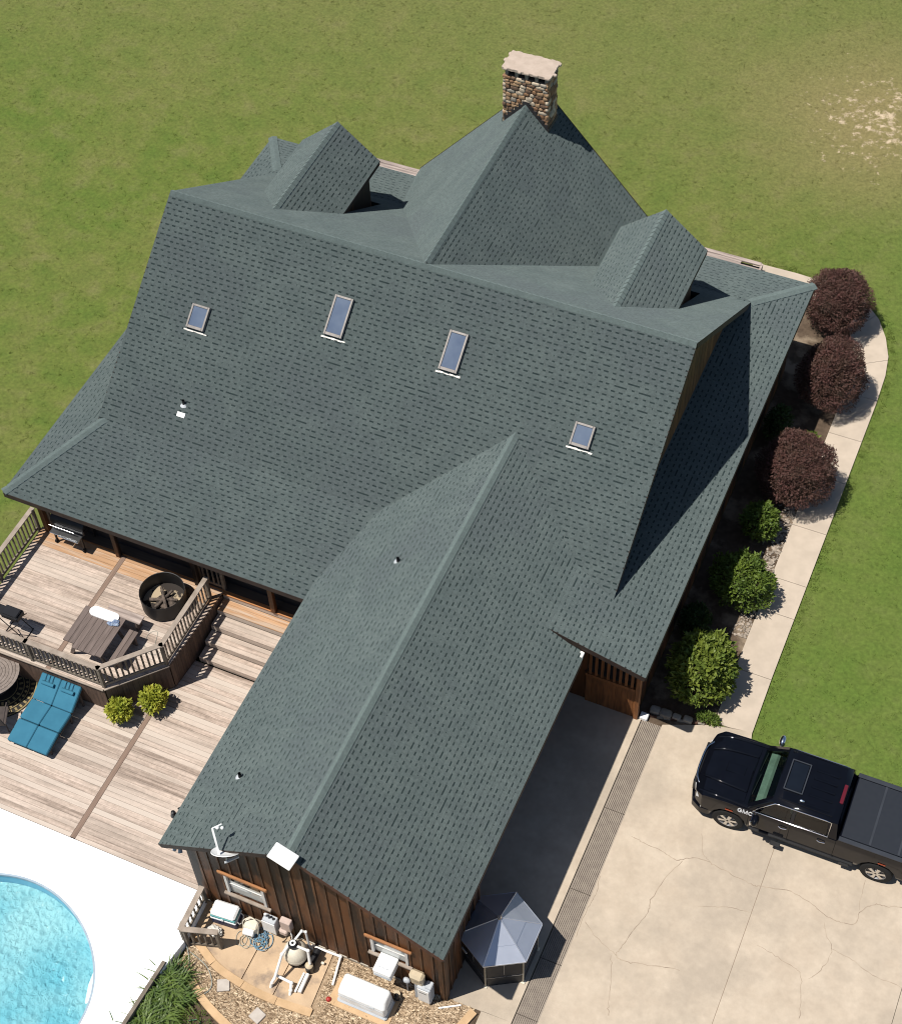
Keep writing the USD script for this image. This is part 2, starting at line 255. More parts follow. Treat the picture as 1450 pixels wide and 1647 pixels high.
# ------------------------------------------------------------------ prim helpers
COUNT = {}
def numbered(path):
    k = COUNT.get(path, 0); COUNT[path] = k + 1
    return path if k == 0 else f'{path}_{k:03d}'
def tag(o, label=None, cat=None, group=None, kind=None):
    p = o.GetPrim() if hasattr(o, 'GetPrim') else o
    for k, v in (('label', label), ('category', cat), ('group', group), ('kind', kind)):
        if v: p.SetCustomDataByKey(k, v)
    return p
def thing(name, label, cat, loc=(0, 0, 0), rot=0.0, group=None, kind=None):
    x = UsdGeom.Xform.Define(stage, numbered('/World/' + name))
    if any(loc) or rot: x.AddTranslateOp().Set(Gf.Vec3d(*map(float, loc)))
    if rot: x.AddRotateZOp().Set(float(rot))
    return tag(x, label, cat, group, kind)
def part(parent, name, mesh, material, smooth=False, label=None, kind=None):
    path = numbered((str(parent.GetPath()) if parent is not None else '/World') + '/' + name)
    if isinstance(mesh, MB): mesh = mesh.mesh()
    m = usdkit.mesh(stage, path, mesh, MATS[material], smooth=smooth)
    return tag(m, label, kind=kind)
def top(name, mesh, material, label=None, cat=None, group=None, kind=None, smooth=False):
    return tag(part(None, name, mesh, material, smooth), label, cat, group, kind)
def copy_of(src, name, loc, rot, label, cat, group=None):
    x = UsdGeom.Xform.Define(stage, numbered('/World/' + name))
    x.GetPrim().GetReferences().AddInternalReference(src.GetPath())
    x.ClearXformOpOrder()
    x.GetPrim().SetInstanceable(True)
    xf = UsdGeom.Xformable(x)
    t = x.GetPrim().GetAttribute('xformOp:translate')
    xf.MakeMatrixXform().Set(Gf.Matrix4d().SetRotate(Gf.Rotation(Gf.Vec3d(0, 0, 1), float(rot))) * Gf.Matrix4d().SetTranslate(Gf.Vec3d(*map(float, loc))))
    return tag(x, label, cat, group)

# ------------------------------------------------------------------ mesh helpers
class MB:
    def __init__(s): s.v, s.f, s.n = [], [], 0
    def add(s, v, f):
        v = np.asarray(v, float); f = np.asarray(f, int)
        if f.ndim == 2 and f.shape[1] == 4: f = np.vstack([f[:, [0, 1, 2]], f[:, [0, 2, 3]]])
        s.v.append(v); s.f.append(f + s.n); s.n += len(v); return s
    def tm(s, m): return s.add(m.vertices, m.faces)
    def mesh(s): return (np.vstack(s.v), np.vstack(s.f))
BOXF = np.array([[0, 2, 3, 1], [4, 5, 7, 6], [0, 1, 5, 4], [2, 6, 7, 3], [0, 4, 6, 2], [1, 3, 7, 5]])
BOXV = np.array([[x, y, z] for z in (0, 1) for y in (0, 1) for x in (0, 1)], float)
def bx(x0, x1, y0, y1, z0, z1):
    v = BOXV * [x1 - x0, y1 - y0, z1 - z0] + [x0, y0, z0]
    f = np.vstack([BOXF[:, [0, 1, 2]], BOXF[:, [0, 2, 3]]])
    return trimesh.Trimesh(v, f, process=False)
def rb(x0, x1, y0, y1, z0, z1, r=.01):
    """box with chamfered edges"""
    a, b = np.array([x0, y0, z0], float), np.array([x1, y1, z1], float)
    r = min(r, .45 * (b - a).min())
    pts = []
    for c in BOXV:
        p = a + (b - a) * c; s = np.where(c > 0, -1, 1) * r
        for k in range(3):
            q = p + s; q[k] = p[k]; pts.append(q)
    return trimesh.Trimesh(*hull(pts), process=False)
def hull(pts):
    m = m3.Manifold.hull_points(np.asarray(pts, np.float32)).to_mesh()
    return np.array(m.vert_properties[:, :3], float), np.array(m.tri_verts)
def bar(p, q, w, h, up=(0, 0, 1)):
    """square bar from p to q, w sideways, h along up"""
    p, q = np.array(p, float), np.array(q, float); d = q - p; L = np.linalg.norm(d); d /= L
    s = np.cross(d, up); 
    if np.linalg.norm(s) < 1e-6: s = np.cross(d, (1, 0, 0))
    s /= np.linalg.norm(s); u = np.cross(s, d)
    v = np.array([p + d * L * c[0] + s * w * (c[1] - .5) + u * h * (c[2] - .5) for c in BOXV])
    f = np.vstack([BOXF[:, [0, 1, 2]], BOXF[:, [0, 2, 3]]])
    return trimesh.Trimesh(v, f[:, ::-1] if np.linalg.det(np.stack([d, s, u])) < 0 else f, process=False)
def tube(pts, r, n=8, cap=True):
    pts = np.array(pts, float); N = len(pts); rr = np.broadcast_to(np.asarray(r, float), (N,))
    t = np.gradient(pts, axis=0) if N > 2 else np.repeat([pts[-1] - pts[0]], N, 0)
    t /= np.linalg.norm(t, axis=1, keepdims=True) + 1e-12
    a = np.array([0, 0, 1.]) if abs(t[0][2]) < .9 else np.array([1., 0, 0])
    V = []
    for i in range(N):
        s = np.cross(t[i], a); s /= np.linalg.norm(s) + 1e-12; u = np.cross(s, t[i]); a = u
        th = np.linspace(0, 2 * np.pi, n, endpoint=False)
        V.append(pts[i] + rr[i] * (np.cos(th)[:, None] * s + np.sin(th)[:, None] * u))
    V = np.vstack(V); F = []
    for i in range(N - 1):
        for k in range(n):
            a0, a1 = i * n + k, i * n + (k + 1) % n
            F += [[a0, a0 + n, a1 + n], [a0, a1 + n, a1]]
    if cap:
        V = np.vstack([V, pts[:1], pts[-1:]]); c0, c1 = N * n, N * n + 1
        for k in range(n): F += [[c0, k, (k + 1) % n], [c1, (N - 1) * n + (k + 1) % n, (N - 1) * n + k]]
    m = trimesh.Trimesh(V, F, process=False); m.fix_normals() if False else None
    return m
def smooth_path(pts, n=8):
    """Catmull-Rom through the points"""
    P = np.array(pts, float); P = np.vstack([2 * P[0] - P[1], P, 2 * P[-1] - P[-2]]); out = []
    for i in range(1, len(P) - 2):
        for t in np.linspace(0, 1, n, endpoint=False):
            out.append(.5 * ((2 * P[i]) + (-P[i - 1] + P[i + 1]) * t + (2 * P[i - 1] - 5 * P[i] + 4 * P[i + 1] - P[i + 2]) * t ** 2 + (-P[i - 1] + 3 * P[i] - 3 * P[i + 1] + P[i + 2]) * t ** 3))
    out.append(P[-2]); return np.array(out)
def lathe(prof, n=24, c=(0, 0, 0)):
    m = trimesh.creation.revolve(np.array(prof, float), sections=n); m.apply_translation(c); return m
def prism(poly, z0, z1):
    polys = getattr(poly, 'geoms', [poly]); out = []
    for g in polys:
        if g.area < 1e-6: continue
        m = trimesh.creation.extrude_polygon(g, z1 - z0, engine='earcut'); m.apply_translation((0, 0, z0)); out.append(m)
    return trimesh.util.concatenate(out)
def flat(poly, z):
    """single upward sheet"""
    out = MB()
    for g in getattr(poly, 'geoms', [poly]):
        v, f = trimesh.creation.triangulate_polygon(g, engine='earcut')
        v3 = np.c_[v, np.full(len(v), z)]
        nz = np.cross(v[f[:, 1]] - v[f[:, 0]], v[f[:, 2]] - v[f[:, 0]])
        f = np.where((nz < 0)[:, None], f[:, ::-1], f); out.add(v3, f)
    return out
def ell(c, r, sub=3, noise=0.0, seed=0, nscale=2.0):
    m = trimesh.creation.icosphere(sub); v = m.vertices
    if noise: v = v * (1 + noise * (meshkit.fbm(v * nscale + seed * 7.3, 3, seed) - .5)[:, None] * 2)
    m.vertices = v * np.array(r) + np.array(c); return m
def xform(m, rz=0, loc=(0, 0, 0), ry=0, rx=0):
    m = m.copy()
    T = trimesh.transformations.euler_matrix(math.radians(rx), math.radians(ry), math.radians(rz)); m.apply_transform(T); m.apply_translation(loc); return m
def sheet(pts):
    p = np.array(pts, float); return p, np.array([[0, i, i + 1] for i in range(1, len(p) - 1)])
def cat(*ms): return trimesh.util.concatenate(list(ms))
def depth(p): return np.linalg.norm(np.asarray(p) - CAM_C, axis=-1)

# ================================================================== GROUND
P = Polygon
drive = unary_union([P([(5.85, -6.06), (9.36, -6.06), (9.36, -15.0), (7.70, -15.06), (7.70, -13.35), (5.85, -13.35)])])
drive_main = P([(9.93, -6.05), (11.15, -5.55), (12.16, -5.35), (12.25, -5.75), (12.55, -6.35), (13.4, -6.75), (16, -7.0), (34, -8.2), (34, -34), (9.93, -34)])
drive_left = P([(9.36, -15.0), (9.36, -34), (8.6, -34), (8.6, -15.02)])
walk_outer = [(6.9, 11.45), (8.33, 11.48), (9.35, 11.42), (10.2, 11.25), (10.8, 10.95), (11.3, 10.45), (11.7, 9.75), (11.98, 9.0), (12.1, 8.2), (12.14, 7.0), (12.14, -3.5), (12.17, -5.36)]
walk_inner = [(11.15, -5.5), (11.13, 7.0), (11.05, 8.3), (10.8, 9.2), (10.4, 9.9), (9.8, 10.4), (9.2, 10.55), (6.9, 10.55)]
walk = P(walk_outer + walk_inner)
bed_curve = smooth_path([(1.45, -16.75), (1.95, -17.08), (2.4, -17.37), (3.25, -17.70), (4.5, -17.95), (6.0, -17.65), (7.3, -16.9), (8.1, -16.0), (8.45, -15.1)], 8)[:, :2]
pad_arc = smooth_path([(1.38, -16.12), (2.02, -16.48), (2.4, -16.64), (2.91, -16.74), (3.49, -16.81), (4.12, -16.81), (4.87, -16.76), (4.95, -16.75)], 6)[:, :2]
wall_line = -15.08
bed = P([(1.2, -15.05)] + [tuple(q) for q in bed_curve] + [(8.45, -15.02), (7.7, -15.02)])
pool_deck = P([(-14, -15.06), (1.15, -15.06), (1.32, -15.2), (1.37, -16.38), (1.22, -17.3), (1.10, -18.7), (1.0, -20), (0.6, -26), (-14, -26)])
pool_shape = affinity.translate(P([(2.9 * math.cos(a) * (1 + .03 * math.sin(3 * a)) - (0.5 if False else 0), 2.88 * math.sin(a)) for a in np.linspace(0, 2 * np.pi, 72, endpoint=False)]), -2.82, -19.33)
pool_shape = unary_union([pool_shape, P([(-2.95, -16.62), (-9, -17.3), (-9, -22), (-2.95, -22)])]).buffer(.3).buffer(-.3)
flower_bed = P([(9.2, -6.14), (9.95, -6.14), (9.96, -6.04), (11.14, -5.54), (11.15, -5.5), (11.13, 7.0), (11.05, 8.3), (10.8, 9.2), (10.4, 9.9), (9.8, 10.4), (9.2, 10.55), (7.4, 10.55), (7.4, 7.0), (9.2, 7.0)])

# lawn: one sheet to the horizon, gently uneven; lower than everything laid on it
pool_hole = pool_shape.buffer(.08)
lawn = flat(sbox(-900, -900, 900, 900).difference(pool_hole), -0.03)
top('lawn', lawn, 'lawn_ground', 'mown green lawn with yellowish patches around the house', 'lawn', kind='structure')

top('soil_bed', flat(flower_bed, 0.0), 'soil', 'dark soil planting bed between the porch and the curved walk', 'bed', kind='structure')
top('soil_bed', flat(P([(1.25, -16.6)] + [tuple(q) for q in bed_curve[1:]] + [(8.45, -15.02), (9.4, -15.0), (9.4, -26), (1.0, -26)]).buffer(0), -0.01), 'soil', 'bare soil with weeds outside the gravel bed kerb', 'bed', kind='structure')
top('mulch_bed', flat(bed, 0.012), 'mulch', 'wood chip bed inside curved concrete edging by the garage wall', 'bed', kind='structure')

# driveway in slabs
dw = thing('driveway', 'pale cracked concrete driveway with the dark pickup on it', 'driveway', kind='structure')
part(dw, 'slab', prism(drive, -0.1, 0.03), 'concrete')
xs = [9.93, 13.675, 17.5, 21.5, 34]
for a, b in zip(xs[:-1], xs[1:]):
    g = drive_main.intersection(sbox(a + (.006 if a > 10 else 0), -40, b - .006, 10))
    part(dw, 'slab', prism(g, -0.1, 0.03), 'concrete')
part(dw, 'slab', prism(drive_left, -0.1, 0.03), 'concrete')
part(dw, 'joint', prism(P([(13.66, -6.9), (13.69, -6.9), (13.69, -30), (13.66, -30)]), -0.05, 0.018), 'joint')
CR = [[(10.29, -9.4), (10.71, -9.45), (11.2, -9.5), (11.56, -9.58), (11.77, -9.43), (12.12, -9.3), (12.53, -9.35), (13.09, -9.44), (13.48, -9.47), (13.67, -9.44), (14.39, -9.28), (14.87, -9.38), (15.36, -9.56), (15.68, -9.57), (16.03, -9.49), (16.11, -9.1), (16.35, -8.82), (16.64, -8.75), (16.99, -8.63)], [(11.68, -9.56), (11.47, -10.09), (11.33, -10.81), (11.35, -11.23), (11.17, -11.8), (11.08, -12.26), (11.03, -12.49), (11.22, -12.55), (11.46, -12.51), (11.9, -12.4), (12.54, -12.24)], [(10.92, -12.54), (11.12, -13.07), (11.28, -13.67), (11.39, -13.96)], [(15.34, -9.71), (15.5, -10.03), (15.71, -10.32), (15.67, -10.85), (15.42, -11.27)], [(15.71, -10.32), (16.23, -10.41), (16.76, -10.56), (17.5, -10.61)], [(14.07, -10.92), (14.61, -11.03), (15.08, -11.14), (15.23, -11.25), (15.39, -11.78), (15.48, -12.28)], [(12.42, -10.56), (12.98, -10.32), (13.65, -10.18)], [(15.98, -8.29), (16.0, -8.68), (16.05, -9.09)], [(9.97, -10.7), (10.02, -11.23), (9.98, -11.71), (9.97, -12.41)], [(10.06, -11.99), (10.51, -12.3), (11.03, -12.49)], [(11.9, -8.64), (12.07, -9.1), (12.32, -9.29)]]
for k, c in enumerate(CR):
    rr = np.random.default_rng(k)
    q = smooth_path([(a, b, 0) for a, b in c], 6)[:, :2]; q = q + rr.normal(0, .012, q.shape)
    wdt = .0055 + .0025 * (k < 2)
    g = unary_union([LineString(q[i:i + 2]).buffer(wdt * rr.uniform(.5, 1.3), cap_style=1, quad_segs=2) for i in range(len(q) - 1)])
    part(dw, 'crack', flat(g, 0.034), 'crack')
# trench drain
td = thing('trench_drain', 'long slotted trench drain running down the driveway beside the garage', 'drain', kind=None)
part(td, 'channel', prism(P([(9.37, -6.1), (9.92, -6.1), (9.92, -22), (9.37, -22)]), -0.2, -0.006), 'drain_gap')
for k, (a, b) in enumerate([(-6.1, -8.9), (-8.9, -11.3), (-11.3, -13.25), (-13.25, -14.75), (-14.75, -17.5), (-17.5, -22)]):
    m = MB()
    for i in range(12):
        x = 9.395 + i * .0455
        m.tm(bx(x, x + .033, b + .012, a - .008, -0.02, .026))
    part(td, 'grate', m, 'drain_bar')

# sidewalk slabs
sw = thing('sidewalk', 'narrow pale concrete walk curving round the planting bed to the porch', 'walkway', kind='structure')
cuts = [-5.45, -3.62, -1.52, -.35, 1.62, 3.62, 5.35, 7.1]
done = None
for a, b in zip(cuts[:-1], cuts[1:]):
    part(sw, 'slab', prism(walk.intersection(sbox(10.5, a + .008, 13, b - .008)), -0.1, 0.028), 'sidewalk_slab')
c0 = (9.3, 7.1)
for a0, a1 in ((0, 33), (33, 62), (62, 90)):
    w = P([c0] + [(c0[0] + 9 * math.cos(math.radians(t)), c0[1] + 9 * math.sin(math.radians(t))) for t in np.linspace(a0 + .12, a1 - .12, 12)])
    part(sw, 'slab', prism(walk.intersection(w), -0.1, 0.028), 'sidewalk_slab')
part(sw, 'slab', prism(walk.intersection(sbox(5, 9, 9.29, 13)), -0.1, 0.028), 'sidewalk_slab')

# pad with its edging, stepping stones
pad = thing('patio', 'small stained concrete pad below the garage window carrying the pool equipment', 'patio', kind='structure')
padp = P([(1.2, -15.05)] + [tuple(q) for q in pad_arc + np.array([0, .19])] + [(4.86, -16.52), (4.76, -15.05)])
for a, b in ((1.2, 3.02), (3.03, 3.9), (3.91, 5.0)):
    part(pad, 'slab', prism(padp.intersection(sbox(a, -18, b - .01, -15)).buffer(-.002), -0.05, 0.05), 'patio')
def edging(name, label, path, w, z0, z1, step, m):
    t = thing(name, label, 'edging', kind='structure')
    L = LineString(path); n = max(1, int(round(L.length / step)))
    for k in range(n):
        a, b = L.length * k / n + .006, L.length * (k + 1) / n - .006
        pts = [L.interpolate(s) for s in np.linspace(a, b, 6)]
        part(t, 'block', prism(LineString(pts).buffer(w / 2, cap_style=2), z0, z1), m)
edging('concrete_edging', 'tan curved concrete edging along the equipment pad', pad_arc + np.array([.0, .09]), .19, -0.05, .075, .85, 'curb_concrete')
edging('concrete_edging', 'tan curved concrete edging round the outside of the wood chip bed', bed_curve, .19, -0.05, .07, 1.1, 'curb_concrete')
for k, (x, y, r, l) in enumerate([(2.69, -16.87, 28, 'square grey stepping stone nearest the curved edging and strap leaved grass'), (3.79, -17.21, -18, 'square grey stepping stone set askew below the pool filter'), (4.4, -17.7, 10, 'square grey stepping stone at the bottom of the wood chip bed')]):
    top('stepping_stone', xform(rb(-.15, .15, -.15, .15, 0.0, .064, .008), r, (x, y, 0)), 'stepping_stone', l, 'stepping stone')

# pool deck with pool
top('pool_deck', prism(pool_deck.difference(pool_shape), -0.2, .30), 'pool_deck_paint', 'bright white pool deck round the swimming pool', 'pool deck', kind='structure')
pl = thing('swimming_pool', 'round ended swimming pool of rippled turquoise water in white deck', 'pool')
inner = pool_shape
part(pl, 'basin', cat(prism(inner.buffer(.02), -1.5, -1.3), prism(inner.buffer(.12).difference(inner.buffer(-.004)), -1.3, .22)), 'pool_wall')
part(pl, 'coping', prism(inner.buffer(.03).difference(inner.buffer(-.02)), .221, .304), 'pool_coping')
part(pl, 'water', flat(inner.buffer(-.01), -.14), 'water')
top('deck_kerb', prism(P([(1.15, -17.0), (1.24, -17.0), (1.10, -19.3), (1.0, -22), (.9, -22), (1.0, -19.3)]), .0, .37), 'rail_wood', 'weathered grey timber edging between pool deck and strap leaved grass', 'edging', kind='structure')

top('puddle', flat(P([(-.62, -17.15), (-.30, -17.05), (.35, -16.72), (.42, -16.82), (.20, -17.25), (.02, -17.6), (.10, -17.9), (.0, -18.3), (-.02, -18.6), (-.17, -18.2), (-.24, -17.8), (-.45, -17.4)]).buffer(.03), .303), 'wet_deck', 'pale blue wet patch on the white deck at the pool edge', 'puddle')

# ================================================================== HOUSE
xA, xB, xW, xE = -6.882, 8.118, -8.254, 9.567
HR, ZE = 7.924, 3.552
MS, MN = .7319, .6867
BS, BN = -5.217, 5.78          # breaks of the main slopes
ZBS, ZBN = HR + MS * BS, HR - MN * BN
yS, yN, ySE = -8.124, 7.517, -6.997
KS = (ZBS - ZE) / (BS - yS); KN = (ZBN - ZE) / (yN - BN)
KE, KW = .283, .36
XW_, WW, ZW, YF = 4.429, 3.548, 3.668, -15.551
HW = HR + MS * -2.814; KWG = (HW - ZW) / WW
XG, MG, YG, WG = .703, 1.1126, 7.971, 3.92
OH = .35
def core(o): return sbox(xA + o, -20, xB - o, 20)
planes = []      # name, polygon where the plane has shingles laid, (a, b, c), eave direction, solid polygon that hides lower planes
def plane(name, dom, a, b, c, eave, solid=None): planes.append(dict(name=name, dom=P(dom), abc=np.array([a, b, c], float), eave=np.array(eave, float), solid=P(solid) if solid else P(dom)))
plane('south', [(xA, BS), (6.9, BS), (xB, -5.41), (xB, 0), (xA, 0)], 0, MS, HR, (1, 0), [(xA + OH, BS), (xB - OH, BS), (xB - OH, 0), (xA + OH, 0)])
plane('north', [(xA, BN), (xA, 0), (xB, 0), (xB, BN)], 0, -MN, HR, (1, 0), [(xA + OH, BN), (xA + OH, 0), (xB - OH, 0), (xB - OH, BN)])
xh = xW + (ZBS - ZE) / KW
plane('south_porch', [(xW, yS), (5.2, yS), (5.2, BS), (xh, BS)], 0, KS, ZE - KS * yS, (1, 0))
xhw = xW + (ZBN - ZE) / KW; xhe = xE - (ZBN - ZE) / KE
plane('north_porch', [(xW, yN), (xhw, BN), (xhe, BN), (xE, yN)], 0, -KN, ZE + KN * yN, (1, 0))
plane('west_porch', [(xW, yS), (xh, BS), (xh, -4.6), (xA + OH, -4.6), (xA + OH, BN), (xhw, BN), (xW, yN)], KW, 0, ZE - KW * xW, (0, 1))
plane('east_porch', [(xE, ySE), (xE, yN), (xhe, BN), (xB - OH, BN), (xB - OH, -4.3), (6.8, -4.3), (6.8, ySE)], -KE, 0, ZE + KE * xE, (0, 1))
plane('gable_east', [(XG, 0), (XG, YG), (XG + WG, YG), (XG + WG, 0)], -MG, 0, HR + MG * XG, (0, 1))
plane('gable_west', [(XG, 0), (XG, YG), (XG - WG, YG), (XG - WG, 0)], MG, 0, HR - MG * XG, (0, 1))
plane('wing_east', [(XW_, YF), (XW_, -2.2), (XW_ + WW, -2.2), (XW_ + WW, YF)], -KWG, 0, HW + KWG * XW_, (0, 1))
plane('wing_west', [(XW_, YF), (XW_, -2.2), (XW_ - WW, -2.2), (XW_ - WW, YF)], KWG, 0, HW - KWG * XW_, (0, 1))
DORM = [(-4.45, 5.17, 5.36), (5.57, 5.17, 5.45)]
ZD, KD, WD = 7.10, .84, 1.25
for x, yn, _ in DORM:
    plane('dormer_east', [(x, 1.0), (x, yn), (x + WD, yn), (x + WD, 1.0)], -KD, 0, ZD + KD * x, (0, 1))
    plane('dormer_west', [(x, 1.0), (x, yn), (x - WD, yn), (x - WD, 1.0)], KD, 0, ZD - KD * x, (0, 1))
def half(a, b, c, big=60):
    """polygon of the half plane a x + b y + c > 0"""
    n = np.hypot(a, b)
    if n < 1e-9: return sbox(-big, -big, big, big) if c > 0 else P()
    nx, ny = a / n, b / n; px, py = -nx * c / n, -ny * c / n; tx, ty = -ny, nx
    return P([(px + tx * big, py + ty * big), (px - tx * big, py - ty * big), (px - tx * big + nx * big, py - ty * big + ny * big), (px + tx * big + nx * big, py + ty * big + ny * big)])
for i, p in enumerate(planes):
    reg = p['dom']
    for j, q in enumerate(planes):
        if i == j: continue
        a, b, c = q['abc'] - p['abc']
        if max(abs(a), abs(b), abs(c)) < 1e-9: continue
        hidden = q['solid'].intersection(half(a, b, c - 1e-4))
        if hidden.area > 1e-4: reg = reg.difference(hidden)
    reg = reg.buffer(-.001).buffer(.001)
    p['reg'] = unary_union([g for g in getattr(reg, 'geoms', [reg]) if g.area > .02])

house = thing('house', 'brown timber house with dark green shingle roofs, dormers and a garage wing', 'house')
def zof(p, xy): xy = np.asarray(xy); return xy[..., 0] * p['abc'][0] + xy[..., 1] * p['abc'][1] + p['abc'][2]
# chimney and skylight holes are simply covered by those parts
slopes, tabs = {}, []
for p in planes:
    a, b, c = p['abc']; nrm = np.array([-a, -b, 1.]); nrm /= np.linalg.norm(nrm)
    for g in getattr(p['reg'], 'geoms', [p['reg']]):
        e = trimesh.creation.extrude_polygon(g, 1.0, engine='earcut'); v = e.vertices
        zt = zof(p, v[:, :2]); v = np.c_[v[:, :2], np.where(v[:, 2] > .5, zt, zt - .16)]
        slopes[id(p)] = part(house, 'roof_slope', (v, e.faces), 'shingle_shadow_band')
    # shingle tabs
    eave = np.array([p['eave'][0], p['eave'][1], 0.]); up = np.cross(nrm, eave)
    if up[2] < 0: up = -up
    o = np.array([0, 0, c])
    T = np.array([eave, up])                       # plane coords
    def touv(xy): 
        P3 = np.c_[xy, zof(p, xy)] - o; return P3 @ T.T
    uvreg = unary_union([P(touv(np.array(g.exterior.coords)), [touv(np.array(h.coords)) for h in g.interiors]) for g in getattr(p['reg'], 'geoms', [p['reg']])]).buffer(.022)
    from shapely.prepared import prep
    pr = prep(uvreg)
    u0, v0, u1, v1 = uvreg.bounds
    EXP, WID = .143, .205
    row = 0; vv = v0
    rg = np.random.default_rng(int(abs(a * 100 + b * 1000 + c * 10)) + 5)
    while vv < v1:
        ph = (row % 2) * WID * .5 + rg.uniform(-.045, .045) + (0 if row % 5 else WID * .25)
        uu = u0 - WID + ph
        while uu < u1:
            w = WID * rg.choice([1.0, 1.0, 1.0, .86, 1.14, 1.0, 1.55 if rg.random() < .25 else 1.0])
            notch = rg.uniform(.065, .13)
            if w > .28: notch = .19
            if rg.random() < .05: notch = .02
            if rg.random() < .02: notch = w - .002
            # lower full strip and an upper tooth beside the notch
            for k, (r0, r1, s0, s1) in enumerate([(uu, uu + w - .0015, vv, vv + EXP - .040), (uu, uu + w - notch, vv + EXP - .040, vv + EXP + .004)]):
                q = sbox(r0, s0, r1, s1)
                if not pr.intersects(q): continue
                whole = pr.contains(q)
                if not whole: q = uvreg.intersection(q)
                if q.area < 2e-4: continue
                for g in getattr(q, 'geoms', [q]):
                    if g.geom_type != 'Polygon' or g.area < 2e-4: continue
                    ring = np.array(g.exterior.coords)[:-1]
                    tabs.append((id(p), row, round(uu, 3), ring, o, T, nrm, vv, EXP, whole))
            uu += w
        vv += EXP; row += 1
def tabmesh(rings):
    """tab solids: sloped top (lower edge stands proud), sides down to the roof deck"""
    V, F, n = [], [], 0
    for ring, o, T, nrm, vv, EXP in rings:
        h = .011 - .008 * np.clip((ring[:, 1] - vv) / EXP, 0, 1)
        base = o + ring @ T
        if np.dot(np.cross(base[1] - base[0], base[2] - base[0]), nrm) < 0: base = base[::-1]; h = h[::-1]
        k = len(ring); t = base + h[:, None] * nrm; bt = base - .004 * nrm
        V += [t, bt]
        for i in range(1, k - 1): F.append([n, n + i, n + i + 1])
        for i in range(k):
            j = (i + 1) % k; F += [[n + i, n + k + i, n + k + j], [n + i, n + k + j, n + j]]
        n += 2 * k
    return np.vstack(V), np.array(F)
groups = {}
for t in tabs: groups.setdefault((t[0], t[1], t[2]), []).append(t)
keys = list(groups); cen = np.array([(groups[k][0][4] + groups[k][0][3].mean(0) @ groups[k][0][5]) for k in keys])
dist = depth(cen); order = np.argsort(dist)
near = []
for i in order:
    g = groups[keys[i]]
    if len(g) == 2 and g[0][9] and len(near) < 300: near.append(keys[i])
nearset = set(near)
for k in near:
    part(slopes[k[0]], 'shingle', tabmesh([(t[3], t[4], t[5], t[6], t[7], t[8]) for t in groups[k]]), 'shingle')
part(house, 'shingles', tabmesh([(t[3], t[4], t[5], t[6], t[7], t[8]) for k in keys if k not in nearset for t in groups[k]]), 'shingle', kind='stuff', label='all the other roof shingles')

# ridge and hip caps: overlapping folded shingles
def caps(p0, p1, nl, nr, w=.135, name='ridge_cap'):
    """nl, nr: unit vectors down the slopes on both sides"""
    p0, p1 = np.array(p0, float), np.array(p1, float); L = np.linalg.norm(p1 - p0); d = (p1 - p0) / L; n = max(1, int(L / .19)); m = MB()
    up = -(np.array(nl) + np.array(nr)); up = up / (np.linalg.norm(up) + 1e-9)
    if up[2] < 0: up = np.array([0, 0, 1.])
    for i in range(n):
        a, b = p0 + d * L * i / n, p0 + d * (L * (i + 1) / n + .02)
        h0, h1 = .052, .022
        v = [a + up * h0, b + up * h1, a + nl * w + up * (h0 - .01), b + nl * w + up * (h1 - .01), a + nr * w + up * (h0 - .01), b + nr * w + up * (h1 - .01)]
        v += [q - up * .03 for q in v]
        m.add(v, [[0, 1, 3], [0, 3, 2], [0, 4, 5], [0, 5, 1], [2, 3, 9], [2, 9, 8], [5, 4, 10], [5, 10, 11], [0, 2, 8], [0, 8, 6], [0, 6, 10], [0, 10, 4]])
    return part(house, name, m, 'ridge_cap')
def dn(a, b):
    """unit vector straight down a slope with gradient (a, b)"""
    g = np.array([-a, -b, -(a * a + b * b)]); return g / np.linalg.norm(g)
def side(a, b, d):
    """unit vector in the slope (a, b), square to the horizontal run d, pointing away"""
    n = np.array([-a, -b, 1.]); s = np.cross(n, d); s /= np.linalg.norm(s); return s if s[2] < 0 else -s
caps((xA, 0, HR), (xB, 0, HR), dn(0, MS), dn(0, -MN))
caps((XG, .1, HR), (XG, 6.98, HR), dn(MG, 0), dn(-MG, 0))
caps((XW_, -2.72, HW), (XW_, YF, HW), dn(KWG, 0), dn(-KWG, 0))
for x, yn, _ in DORM: caps((x, 1.18, ZD), (x, yn, ZD), dn(KD, 0), dn(-KD, 0), .13)
for (p0, p1, s1, s2) in [((xW, yS, ZE), (xh, BS, ZBS), (KW, 0), (0, KS)), ((xE, yN, ZE), (xhe, BN, ZBN), (-KE, 0), (0, -KN)), ((xW, yN, ZE), (xhw, BN, ZBN), (KW, 0), (0, -KN))]:
    d = np.array(p1) - np.array(p0)
    caps(p0, p1, side(*s1, d), side(*s2, d), .145, 'hip_cap')

